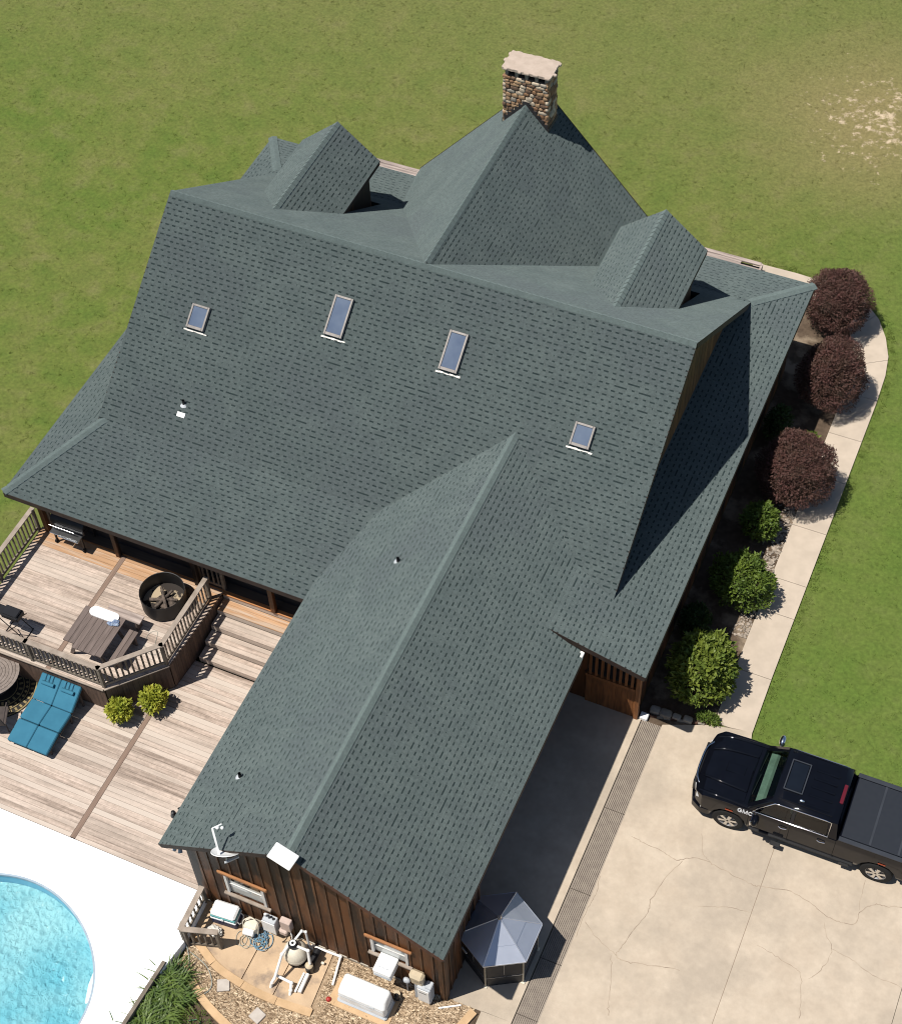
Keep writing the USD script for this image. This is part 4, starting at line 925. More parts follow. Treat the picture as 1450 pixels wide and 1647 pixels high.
for x0_, x1_ in ((-6.95, -6.35), (-6.35, -6.95)):
    for y in (-10.95, -10.56): part(t, 'leg', tube([(x0_, y, ZU + .01), (x1_, y, ZU + .74)], .014, 6), 'black_metal')
for x0_ in (-6.97, -6.33): part(t, 'foot_rail', tube([(x0_, -10.97, ZU + .015), (x0_, -10.54, ZU + .015)], .014, 6), 'black_metal')
top('cable', tube(smooth_path([(-3.05, -9.75, ZU + .008), (-3.2, -9.35, ZU + .008), (-3.38, -9.5, ZU + .008), (-3.3, -9.85, ZU + .008), (-3.05, -10.05, ZU + .008), (-2.85, -9.95, ZU + .008), (-2.7, -9.7, ZU + .008)], 8), .006, 6), 'hose_grey', 'thin curled cable lying on the upper deck by the fire ring', 'cable')

# ------------------------------------------------------------------ things on the lower deck
t = thing('round_table', 'round brown slatted garden table at the left edge of the lower deck', 'table')
tc = np.array([-6.82, -12.0])
for k, (a, b) in enumerate([(0, .10), (.112, .19), (.20, .28), (.29, .37), (.38, .46), (.47, .55), (.56, .64), (.65, .74)]):
    part(t, 'top_ring', lathe([(a, .70), (b, .70), (b, .725), (a, .725), (a, .70)] if a else [(0, .70), (b, .70), (b, .725), (0, .725)], 40, (*tc, ZL)), 'wicker')
part(t, 'top_base', lathe([(0, .68), (.73, .68), (.73, .705), (0, .705)], 40, (*tc, ZL)), 'brown_fabric')
part(t, 'pedestal', lathe([(0, 0), (.30, 0), (.30, .03), (.06, .08), (.05, .68), (0, .68)], 20, (*tc, ZL)), 'brown_fabric')
t = thing('rug', 'round dark rug with golden ring pattern under the round table', 'rug')
rc = np.array([-6.72, -11.98])
part(t, 'base', lathe([(0, 0), (.98, 0), (.98, .010), (0, .010)], 48, (*rc, ZL + .004)), 'rug_dark')
for k, (a, b, n) in enumerate([(.92, .955, 0), (.80, .90, 36), (.745, .765, 0), (.66, .73, 30), (.60, .625, 0), (.48, .58, 20), (.42, .44, 0)]):
    m = MB()
    if n == 0: m.tm(lathe([(a, .010), (b, .010), (b, .013), (a, .013), (a, .010)], 48, (*rc, ZL + .004)))
    else:
        for i in range(n):
            c = rc + (a + b) / 2 * np.array([math.cos(2 * math.pi * i / n), math.sin(2 * math.pi * i / n)])
            m.tm(xform(bx(-.030, .030, -(b - a) / 2, (b - a) / 2, .010, .0135) if k % 2 else lathe([(0, .010), ((b - a) / 2.4, .010), (0, .0135)], 10), 360 * i / n + (45 if k == 3 else 90), (*c, ZL + .004)))
    part(t, 'pattern_ring', m, 'rug_gold')
t = thing('patio_chair', 'dark brown sling chair by the rug, cut by the left picture edge', 'chair', (-6.15, -12.95, ZL), 25)
part(t, 'seat', rb(-.30, .30, -.28, .28, .38, .41, .012), 'brown_fabric'); part(t, 'backrest', xform(rb(-.30, .30, -.02, .02, 0, .55, .012), 0, (0, -.30, .40), rx=14), 'brown_fabric')
for x in (-.29, .29):
    part(t, 'arm', tube(smooth_path([(x, -.34, .62), (x, 0, .64), (x, .27, .60)], 5), .018, 8), 'brown_fabric')
    for y in (-.27, .27): part(t, 'leg', tube([(x, y, 0), (x, y * .95, .62 if y > 0 else .40)], .016, 8), 'brown_fabric')
# double lounger
t = thing('lounger', 'double sun lounger with teal blue cushions and head pillows on the lower deck', 'sun lounger')
lx0, lx1, yh_, yf_ = -5.66, -4.40, -11.36, -13.42
prof = [(-13.42, .30), (-12.78, .40), (-12.12, .40), (-11.50, .80)]
def seg(x0, x1, a, b, th=.11):
    p, q = np.array([(x0 + x1) / 2, a[0], a[1] + ZL - th / 2]), np.array([(x0 + x1) / 2, b[0], b[1] + ZL - th / 2])
    d = q - p; L = np.linalg.norm(d); d /= L; s = np.array([1., 0, 0]); u = np.cross(s, d); 
    if u[2] < 0: u = -u
    m = rb(-(x1 - x0) / 2, (x1 - x0) / 2, .006, L - .006, -th / 2, th / 2, .022); m.vertices = p + m.vertices @ np.array([s, d, u]); return m
rows = [((-13.40, .32), (-12.76, .44)), ((-12.75, .44), (-12.12, .44)), ((-12.11, .45), (-11.46, .80))]
for h, (x0_, x1_) in enumerate([(-5.52, -4.92), (-4.91, -4.31)]):
    for a, b in rows: part(t, 'cushion', seg(x0_ - .02, x1_ - .02, a, b, .12), 'teal_cushion', smooth=35)
    hp = part(t, 'head_pillow', tube([(x0_ + .10, -11.72, ZL + .715), (x1_ - .13, -11.72, ZL + .715)], .055, 12), 'teal_cushion', smooth=40)
    part(hp, 'strap', cat(*[bar((x0_ + dx, -11.68, ZL + .735), (x0_ + dx - .01, -11.50, ZL + .805), .014, .008) for dx in (.16, .27, .38)]), 'teal_dark')
for x in (-5.50, -4.36):
    part(t, 'frame_rail', cat(bar((x, -13.38, ZL + .19), (x, -12.1, ZL + .32), .04, .05), bar((x, -12.1, ZL + .32), (x, -11.48, ZL + .66), .04, .05)), 'brown_fabric')
    for y, h in ((-13.2, .21), (-12.2, .31), (-11.62, .58)): part(t, 'leg', bar((x, y, ZL), (x, y, ZL + h), .045, .045), 'brown_fabric')

# ------------------------------------------------------------------ foliage builder
def leaves(c, r, n, size, seed, shell=.72, flat_=.35, drop=.25, noise=.22, aspect=2.2, zmin=.03, up=.25):
    """n folded two triangle leaves through the outer part of a lumpy ellipsoid"""
    rg = np.random.default_rng(seed)
    d = rg.normal(size=(n, 3)); d /= np.linalg.norm(d, axis=1, keepdims=True)
    d[:, 2] = np.where(d[:, 2] < -.55, -d[:, 2], d[:, 2]); 
    lump = 1 + noise * 2 * (meshkit.fbm(d * 2.3 + seed * 5.7, 3, seed) - .5)
    rad = shell + (1.02 - shell) * rg.random(n) ** .6
    p = np.array(c) + d * (rad * lump)[:, None] * np.array(r)
    ax = rg.normal(size=(n, 3)) + d * .9 + np.array([0, 0, up]); ax /= np.linalg.norm(ax, axis=1, keepdims=True)
    nn = d + rg.normal(size=(n, 3)) * .55 + np.array([0, 0, .3]); sd = np.cross(ax, nn); sd /= np.linalg.norm(sd, axis=1, keepdims=True) + 1e-9
    nn = np.cross(sd, ax)
    L = size * rg.uniform(.6, 1.3, n)[:, None]; w = L / aspect
    a, b = p, p + ax * L; m1, m2 = p + ax * L * .45 + sd * w * .5 + nn * w * .16, p + ax * L * .45 - sd * w * .5 + nn * w * .16
    V = np.stack([a, m1, b, m2], 1).reshape(-1, 3); i = np.arange(n) * 4
    F = np.vstack([np.stack([i, i + 1, i + 2], 1), np.stack([i, i + 2, i + 3], 1)])
    ok = (V.reshape(n, 4, 3)[:, :, 2].min(1) > zmin)
    F = np.vstack([F[:n][ok], F[n:][ok]])
    return V, F
def shrub(name, label, catg, c, r, n, size, seed, lm, base=0.0, group=None, core=True, **kw):
    t = thing(name, label, catg, (c[0], c[1], base), group=group)
    lc = (0, 0, c[2])
    part(t, 'foliage', leaves(lc, r, n, size, seed, **kw), lm)
    if core: part(t, 'inner_twigs', ell(lc, np.array(r) * .72, 2, .25, seed), 'twig')
    rg = np.random.default_rng(seed)
    for k in range(4):
        a = rg.uniform(0, 2 * math.pi); part(t, 'stem', tube([(0.05 * math.cos(a), .05 * math.sin(a), 0), (r[0] * .5 * math.cos(a), r[1] * .5 * math.sin(a), c[2])], [.022, .008], 6), 'twig')
    return t
shrub('purple_shrub', 'dark purple rounded shrub at the outer corner of the curved walk', 'shrub', (10.02, 9.66, 1.05), (1.02, 1.04, 1.06), 17000, .075, 1, 'leaf_purple', aspect=2.6, noise=.27)
shrub('purple_shrub', 'dark purple rounded shrub in the middle of the row of three', 'shrub', (10.70, 6.58, 1.08), (.98, 1.06, 1.10), 18000, .075, 2, 'leaf_purple', aspect=2.6, noise=.27)
shrub('purple_shrub', 'dark purple rounded shrub nearest the green shrubs, widest of the three', 'shrub', (10.80, 2.68, 1.08), (1.12, 1.12, 1.10), 19000, .075, 3, 'leaf_purple', aspect=2.6, noise=.27)
shrub('green_shrub', 'small leafy green shrub tucked against the lowest purple shrub', 'shrub', (10.36, .93, .56), (.50, .50, .58), 2300, .11, 4, 'leaf_green', aspect=2.0, noise=.4)
shrub('green_shrub', 'bright green shrub in the middle of the planting bed, half shaded', 'shrub', (10.52, -1.33, .70), (.84, .78, .72), 5200, .11, 5, 'leaf_green', aspect=2.0, noise=.45)
shrub('green_shrub', 'tall glossy green shrub at the driveway end of the planting bed', 'shrub', (10.46, -4.50, .86), (.80, .92, .92), 5200, .15, 6, 'leaf_bright', aspect=1.9, noise=.42)
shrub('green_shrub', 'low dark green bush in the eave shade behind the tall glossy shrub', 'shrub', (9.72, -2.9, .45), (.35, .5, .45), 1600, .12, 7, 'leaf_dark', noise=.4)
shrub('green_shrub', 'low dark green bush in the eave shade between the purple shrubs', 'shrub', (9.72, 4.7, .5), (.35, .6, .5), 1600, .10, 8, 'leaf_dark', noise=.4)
shrub('weed', 'pale weedy sprig poking up between two purple shrubs', 'plant', (10.75, 4.55, .28), (.26, .24, .28), 420, .13, 9, 'leaf_green', noise=.5, core=False)
shrub('weed', 'low green weed at the corner where the walk meets the driveway', 'plant', (11.0, -5.45, .14), (.30, .16, .14), 900, .07, 10, 'leaf_green', noise=.5, core=False)
for k, (x, y, r, l) in enumerate([(-3.22, -11.56, .30, 'potted yellow green plant nearer the teal lounger'), (-2.55, -10.92, .34, 'potted yellow green plant nearer the wide steps')]):
    t = thing('potted_plant', l, 'plant', (x, y, ZL))
    part(t, 'pot', lathe([(0, 0), (.13, 0), (.17, .24), (.155, .24), (.145, .21), (0, .20)], 20), 'pot_clay')
    part(t, 'foliage', leaves((0, 0, .44), (r, r, .27), 1900, .115, 30 + k, shell=.25, aspect=1.9, noise=.4), 'leaf_yellow')
    part(t, 'foliage', leaves((0, 0, .38), (r * .85, r * .85, .22), 700, .10, 40 + k, shell=.3, aspect=1.9), 'leaf_green')
# strap leaved grass along the deck edge: arching ribbons
def straps(c, n, seed, L=(.45, .85), spread=.5):
    rg = np.random.default_rng(seed); V, F, k = [], [], 0
    for i in range(n):
        a = rg.uniform(0, 2 * math.pi); b = np.array(c) + np.array([rg.normal(0, spread * .25), rg.normal(0, spread * .25), 0])
        l = rg.uniform(*L); el = rg.uniform(.5, 1.35); d = np.array([math.cos(a), math.sin(a)]); w = rg.uniform(.011, .020); s = np.array([-d[1], d[0], 0])
        pos, e = b.copy(), el
        for j in range(6):
            ww = w * (1 - (j / 5.2) ** 2)
            V += [pos + s * ww, pos - s * ww]
            if j: F += [[k - 2, k - 1, k + 1], [k - 2, k + 1, k]]
            k += 2
            pos = pos + l / 5 * np.array([d[0] * math.cos(e), d[1] * math.cos(e), math.sin(e)]); e -= rg.uniform(.28, .5)
    return np.array(V), np.array(F)
t = thing('strap_leaved_grass', 'large clump of arching dark green strap leaves beside the white pool deck', 'plant')
for k, (x, y) in enumerate([(1.55, -17.25), (1.75, -17.6), (1.45, -17.75), (1.7, -18.1), (1.40, -18.35), (1.65, -18.65), (1.35, -18.95), (1.6, -19.3), (1.25, -19.6), (1.50, -20.0)]):
    part(t, 'leaf_clump', straps((x, y, .0), 210, 60 + k), 'leaf_strap')
    part(t, 'leaf_clump', straps((x, y, .0), 90, 160 + k, (.3, .6)), 'leaf_dark')
shrub('weed', 'straggly weeds on the bare soil past the gravel bed kerb', 'plant', (9.0, -15.9, .08), (.5, .4, .10), 700, .06, 77, 'leaf_green', noise=.5, core=False)
shrub('weed', 'low ground weeds beside the strap leaved grass, outside the kerb', 'plant', (2.5, -18.1, .06), (.55, .45, .09), 800, .06, 78, 'leaf_green', noise=.5, core=False)

# stones and pebbles along the bed
for k, (x, y, r, l) in enumerate([(9.62, -5.72, .15, 'grey stone next to the cedar porch post'), (9.90, -5.72, .17, 'largest round grey stone at the bed corner'), (10.2, -5.70, .12, 'small grey stone right of the round one'), (10.5, -5.66, .13, 'flat grey stone nearest the green weed')]):
    top('bed_stone', stone((x, y, .05), (r, r * .8, r * .6), 500 + k), 'stone_grey', l, 'stone', smooth=True)
top('splash_block', rb(9.30, 9.52, -6.12, -5.92, .0, .14, .02), 'white_plastic', 'small white block at the foot of the porch corner post', 'block')
eb = thing('brick_edging', 'thin brick edging between driveway and planting bed', 'edging')
for k in range(8):
    a = np.array([9.55, -5.92]) + (np.array([10.95, -5.62]) - np.array([9.55, -5.92])) * k / 8; b = np.array([9.55, -5.92]) + (np.array([10.95, -5.62]) - np.array([9.55, -5.92])) * (k + .94) / 8
    part(eb, 'brick', bar((*a, .03), (*b, .03), .05, .07), 'fascia_red' if k % 3 == 0 else 'stone_grey')

# ------------------------------------------------------------------ instanced stuff
def scatter(name, protos, pts, scales, rots, label, catg, tilt=None):
    pi = UsdGeom.PointInstancer.Define(stage, '/World/' + name)
    sc = UsdGeom.Scope.Define(stage, f'/World/{name}/prototypes')
    paths = []
    for k, (m, mm) in enumerate(protos):
        q = usdkit.mesh(stage, f'/World/{name}/prototypes/{"blade" if "grass" in name else "piece"}_{k:03d}', m, MATS[mm]); paths.append(q.GetPath())
    pi.CreatePrototypesRel().SetTargets(paths)
    n = len(pts); rg = np.random.default_rng(n)
    pi.CreateProtoIndicesAttr(Vt.IntArray.FromNumpy(rg.integers(0, len(protos), n).astype(np.int32)))
    pi.CreatePositionsAttr(Vt.Vec3fArray.FromNumpy(np.asarray(pts, np.float32)))
    s = np.asarray(scales, np.float32); s = s[:, None].repeat(3, 1) if s.ndim == 1 else s
    pi.CreateScalesAttr(Vt.Vec3fArray.FromNumpy(s))
    if tilt is None: qs = np.c_[np.cos(rots / 2), np.zeros(n), np.zeros(n), np.sin(rots / 2)]
    else:
        ax = rg.normal(size=(n, 3)); ax /= np.linalg.norm(ax, axis=1, keepdims=True); th = rg.uniform(0, math.pi * 2, n) * tilt
        qs = np.c_[np.cos(th / 2), ax * np.sin(th / 2)[:, None]]
    pi.CreateOrientationsAttr(Vt.QuathArray([Gf.Quath(float(q[0]), float(q[1]), float(q[2]), float(q[3])) for q in qs]))
    return tag(pi, label, catg, kind='stuff')
def tuft(seed, n=8, h=.042):
    rg = np.random.default_rng(seed); V, F, k = [], [], 0
    for i in range(n):
        a = rg.uniform(0, 2 * math.pi); b = np.array([rg.normal(0, .045), rg.normal(0, .045), -.01]); d = np.array([math.cos(a), math.sin(a), 0]); s = np.array([-d[1], d[0], 0]); w = rg.uniform(.006, .011); l = h * rg.uniform(.6, 1.3); lean = rg.uniform(.25, .85)
        m = b + np.array([0, 0, l * .6]) + d * l * .25 * lean; t_ = b + np.array([0, 0, l * (1 - .35 * lean)]) + d * l * lean
        V += [b + s * w, b - s * w, m + s * w * .8, m - s * w * .8, t_]; F += [[k, k + 1, k + 3], [k, k + 3, k + 2], [k + 2, k + 3, k + 4]]; k += 5
    return np.array(V), np.array(F)
hard = unary_union([drive, drive_main, drive_left, walk, flower_bed, pool_deck, bed, lo_poly, up_poly, sbox(9.3, -30, 9.95, -6), sbox(-6.6, 10.15, 7.3, 11.0), sbox(-8.0, -7.4, 9.2, 7.4), P([(1.0, -16), (9.5, -15), (9.5, -30), (1, -30)])])
rg = np.random.default_rng(5)
N = 240000
cand = np.c_[rg.uniform(-27, 21, N), rg.uniform(-14, 29, N)]
# keep what the camera sees (with a margin)
q = (np.c_[cand, np.zeros(N)] - CAM_C) @ CAM_M.T; uu = 2692.4 * q[:, 0] / q[:, 2]; vv_ = 2692.4 * q[:, 1] / q[:, 2]
cand = cand[(np.abs(uu) < 860) & (np.abs(vv_) < 950)]
import shapely
edge = np.clip(meshkit.fbm(np.c_[cand * 2.2, np.zeros(len(cand))], 3, 4) - .42, 0, 1)
inside = shapely.contains_xy(hard.buffer(-.015), cand[:, 0], cand[:, 1]); deep = shapely.contains_xy(hard.buffer(-.09), cand[:, 0], cand[:, 1])
cand = cand[~inside | (~deep & (edge > .12))]
under = sbox(-6.5, -5, 7.5, 8.5); cand = cand[~shapely.contains_xy(under, cand[:, 0], cand[:, 1])]
d = np.hypot(cand[:, 0] - 8.9, cand[:, 1] - 20.0); bare = np.clip(1 - d / 3.0, 0, 1) * .7
fb = meshkit.fbm(np.c_[cand * 1.6, np.zeros(len(cand))], 4, 3); keep = rg.random(len(cand)) > np.clip((bare * 1.6 + (fb - .55) * 2.2) * (bare > 0), 0, .97); cand = cand[keep]
from shapely import prepare
prepare(hard); nearE = shapely.contains_xy(hard.buffer(.28), cand[:, 0], cand[:, 1]); cand = cand[nearE | (rg.random(len(cand)) < .07)]
print('tufts', len(cand))
scl = .65 + .55 * meshkit.fbm(np.c_[cand * .7, np.zeros(len(cand))], 3, 9) + rg.uniform(-.15, .2, len(cand))
scatter('lawn_grass', [(tuft(s), 'grass_blade') for s in range(6)], np.c_[cand, np.full(len(cand), -.03)], scl, rg.uniform(0, 2 * math.pi, len(cand)), 'short mown grass covering the lawn', 'grass')
# wood chips
ch_ = []
for s in range(4): ch_.append((rb(-.045 - .008 * s, .045, -.012 - .004 * s, .012, -.005, .005, .003), 'wood_chip'))
cc = np.c_[rg.uniform(1.0, 9.4, 30000), rg.uniform(-18.2, -15.0, 30000)]
bedin = bed.difference(padp.buffer(.1)).buffer(-.02).difference(unary_union([Point(q).buffer(.2) for q in ((2.69, -16.84), (3.79, -17.21), (4.4, -17.7))])); cc = cc[shapely.contains_xy(bedin, cc[:, 0], cc[:, 1])][:13000]
scatter('wood_chips', ch_, np.c_[cc, rg.uniform(.014, .04, len(cc))], rg.uniform(.35, .95, len(cc)), rg.uniform(0, 6.28, len(cc)), 'wood chips and bark covering the bed by the garage wall', 'wood chips', tilt=.18)
cc = np.c_[rg.normal(10.98, .15, 1100), rg.uniform(-2.6, 4.6, 1100)]; ok = shapely.contains_xy(flower_bed, cc[:, 0], cc[:, 1]); cc = cc[ok]
scatter('gravel', [(stone((0, 0, 0), (.04, .03, .02), s), 'pebble') for s in range(4)], np.c_[cc, np.full(len(cc), .012)], rg.uniform(.5, 1.2, len(cc)), rg.uniform(0, 6.28, len(cc)), 'pale pebbles strewn between the purple and green shrubs', 'gravel')

# ================================================================== HEXAGONAL PEN
gc = np.array([8.46, -13.53]); zt = 1.45
pen = thing('hexagonal_pen', 'hexagonal dark screened pen with blue grey metal roof beside the garage', 'pen')
ang = [math.radians(a) for a in (30, 90, 150, 210, 270, 330)]
Ro, Rb = 1.0, .90
co = [np.array([gc[0] + Ro * math.cos(a), gc[1] + Ro * math.sin(a)]) for a in ang]
cb = [np.array([gc[0] + Rb * math.cos(a), gc[1] + Rb * math.sin(a)]) for a in ang]
apex = np.array([*gc, zt + .62])
part(pen, 'floor', prism(P(cb), .031, .07), 'dark_void')
def slab3(a, b, c, th):
    n = np.cross(b - a, c - a); n /= np.linalg.norm(n); n = n if n[2] > 0 else -n
    v = np.array([a, b, c, a - n * th, b - n * th, c - n * th]); return v, np.array([[0, 1, 2], [3, 5, 4], [0, 3, 4], [0, 4, 1], [1, 4, 5], [1, 5, 2], [2, 5, 3], [2, 3, 0]])
for k in range(6):
    a, b = np.array([*co[k], zt]), np.array([*co[(k + 1) % 6], zt])
    # each face: lower and upper sheet, the upper one overlapping the lower
    f0, f1 = .66, .60
    la, lb = a + (apex - a) * f0 * .0, b
    m_ = lambda p, f: p + (apex - p) * f
    low = MB(); c1, c2 = m_(a, .42), m_(b, .42); low.add(*hull([a, b, c1, c2, a - [0, 0, .02], b - [0, 0, .02], c1 - [0, 0, .02], c2 - [0, 0, .02]]))
    part(pen, 'roof_panel', low, 'metal_roof')
    part(pen, 'roof_panel', slab3(m_(a, .38) + [0, 0, .016], m_(b, .38) + [0, 0, .016], apex + [0, 0, .016], .012), 'metal_roof')
    part(pen, 'hip_rib', tube([a + [0, 0, .006], apex + [0, 0, .02]], .016, 6), 'metal_roof')
    part(pen, 'roof_edge', bar(a - [0, 0, .03], b - [0, 0, .03], .022, .05), 'metal_roof')
    part(pen, 'post', bar((*cb[k], .03), (*cb[k], zt), .035, .035), 'post_tan')
    p, q_ = cb[k], cb[(k + 1) % 6]
    part(pen, 'screen', bar((*(p + (q_ - p) * .04), (zt + .05) / 2), (*(q_ - (q_ - p) * .04), (zt + .05) / 2), .008, zt - .08), 'dark_mesh')
    d = (q_ - p) / np.linalg.norm(q_ - p); nrm = np.array([d[1], -d[0]])
    part(pen, 'screen_bar', bar((*(p + nrm * .008), .50), (*(q_ + nrm * .008), .50), .012, .014), 'grey_metal')
    part(pen, 'screen_rib', bar((*((p + q_) / 2 + nrm * .008), .62), (*((p + q_) / 2 + nrm * .008), 1.3), .010, .010), 'grey_metal')
    part(pen, 'foot', rb(cb[k][0] - .05, cb[k][0] + .05, cb[k][1] - .05, cb[k][1] + .05, .031, .06, .01), 'cream_plastic')
part(pen, 'finial', lathe([(0, .05), (.05, .03), (.055, -.03), (0, -.04)], 12, apex + [0, 0, .02]), 'cap_stone')
part(pen, 'door_handle', bar((7.72, -14.1, .95), (7.9, -14.22, 1.0), .03, .03), 'white_pvc')

# ================================================================== PICKUP TRUCK
tk = thing('pickup_truck', 'black crew cab pickup with bed cover, parked at the lawn edge of the driveway', 'truck', (11.36, -7.27, .03), .5)
L_ = 5.78
def mfd(poly, h, axis):
    """manifold extruded from a 2-D outline: axis 'y' -> outline in (x, z); 'z' -> (x, y); 'x' -> (y, z)"""
    cs = m3.CrossSection([np.asarray(poly, np.float64)], m3.FillRule.NonZero)
    m = m3.Manifold.extrude(cs, h)
    if axis == 'y': m = m.rotate((90, 0, 0)).translate((0, h / 2, 0))
    if axis == 'x': m = m.rotate((90, 0, 90)).translate((-0.0, 0, 0))
    return m
def rounded(poly, r, n=4):
    g = P(poly).buffer(-r, join_style=1).buffer(r, quad_segs=n); return np.array(g.exterior.coords)[:-1][::1]
def ccw(a):
    a = np.asarray(a); return a if P(a).exterior.is_ccw else a[::-1]
plan = ccw(rounded([(.30, -.99), (5.78, -.99), (5.78, .99), (.30, .99), (.10, .86), (.0, .5), (-.03, 0), (.0, -.5), (.10, -.86)], .10, 5))
sidep = [(-.05, .42), (.05, .36), (.55, .36), (.56, .46), (.62, .66), (.78, .84), (1.02, .90), (1.26, .84), (1.42, .66), (1.48, .46), (1.5, .40), (4.28, .42), (4.30, .50), (4.38, .68), (4.54, .84), (4.78, .90), (5.02, .84), (5.18, .68), (5.26, .48), (5.8, .50), (5.8, 1.36), (3.72, 1.36), (3.66, 1.24), (1.45, 1.24), (1.25, 1.235), (.9, 1.245), (.35, 1.20), (.06, 1.10), (-.04, .95)]
front = ccw(rounded([(-.94, .30), (.94, .30), (.99, .55), (1.0, .9), (.985, 1.12), (.94, 1.5), (-.94, 1.5), (-.985, 1.12), (-1.0, .9), (-.99, .55)], .05, 4))
body = mfd(plan, 2.0, 'z') ^ mfd(ccw(sidep), 2.4, 'y') ^ mfd(front, 7.0, 'x').translate((-.5, 0, 0))
# hollow the bed a little so the cover sits in it; cut the cabin opening
body = body - m3.Manifold.cube((2.0, 1.72, .12)).translate((3.78, -.86, 1.28)) - m3.Manifold.cube((2.0, 1.70, .7)).translate((1.50, -.85, .62))
part(tk, 'body', body, 'truck_paint', smooth=32)
# hood crowns
for s in (-1, 1):
    part(tk, 'hood_crease', tube(smooth_path([(.16, s * .40, 1.165), (.5, s * .46, 1.242), (.95, s * .50, 1.268), (1.28, s * .52, 1.262)], 6), [.03] * 19, 8), 'truck_paint', smooth=True)
    part(tk, 'fender_crown', tube(smooth_path([(.14, s * .80, 1.10), (.5, s * .86, 1.20), (.95, s * .88, 1.235), (1.5, s * .905, 1.235)], 6), [.045] * 19, 8), 'truck_paint', smooth=True)
hoodv = [(.12, -.70, 1.11), (.12, .70, 1.11), (.45, -.76, 1.225), (.45, .76, 1.225), (1.30, -.80, 1.245), (1.30, .80, 1.245), (.45, 0, 1.25), (1.25, 0, 1.285), (.10, 0, 1.13)]
part(tk, 'hood', hull(hoodv + [(x, y, z - .05) for x, y, z in hoodv]), 'truck_paint', smooth=40)
part(tk, 'hood_scoop', cat(rb(.62, 1.10, -.13, .13, 1.255, 1.285, .012)), 'truck_paint')
# cab greenhouse
cabside = [(1.36, 1.20), (1.98, 1.80), (2.2, 1.86), (3.0, 1.875), (3.42, 1.85), (3.58, 1.75), (3.66, 1.22), (3.64, 1.18), (1.36, 1.18)]
cabfront = ccw(rounded([(-.97, 1.0), (.97, 1.0), (.955, 1.24), (.80, 1.76), (.68, 1.86), (.3, 1.895), (-.3, 1.895), (-.68, 1.86), (-.80, 1.76), (-.955, 1.24)], .06, 4))
cab = mfd(ccw(cabside), 2.2, 'y') ^ mfd(cabfront, 7, 'x')
inner_ = mfd(ccw([(1.44, 1.20), (2.00, 1.755), (3.38, 1.79), (3.55, 1.22)]), 1.7, 'y') ^ mfd(ccw([(-.90, 1.0), (.90, 1.0), (.90, 1.24), (.74, 1.77), (-.74, 1.77), (-.90, 1.24)]), 7, 'x')
cab = cab - inner_
# openings: windshield, side windows, back light
wsh = m3.Manifold.hull_points(np.array([(1.30, -.80, 1.25), (1.30, .80, 1.25), (1.94, -.66, 1.765), (1.94, .66, 1.765), (1.70, -.76, 1.22), (1.70, .76, 1.22), (2.15, -.64, 1.74), (2.15, .64, 1.74)], np.float32))
sidew = mfd(ccw(rounded([(1.62, 1.25), (2.06, 1.70), (3.36, 1.72), (3.42, 1.25)], .03)), 3.0, 'y')
cab = cab - wsh - sidew - m3.Manifold.cube((.4, 1.1, .30)).translate((3.42, -.55, 1.36))
part(tk, 'cab', cab, 'truck_paint', smooth=32)
part(tk, 'windshield', ([(1.395, -.80, 1.25), (1.37, 0, 1.255), (1.395, .80, 1.25), (1.955, .655, 1.772), (1.93, 0, 1.787), (1.955, -.655, 1.772)], [[0, 4, 1], [0, 5, 4], [1, 3, 2], [1, 4, 3]]), 'truck_glass', smooth=60)
def wcorner(x, z, s, o=0): return (x, s * (.95 - (z - 1.24) * .15 / .52 + o), z)
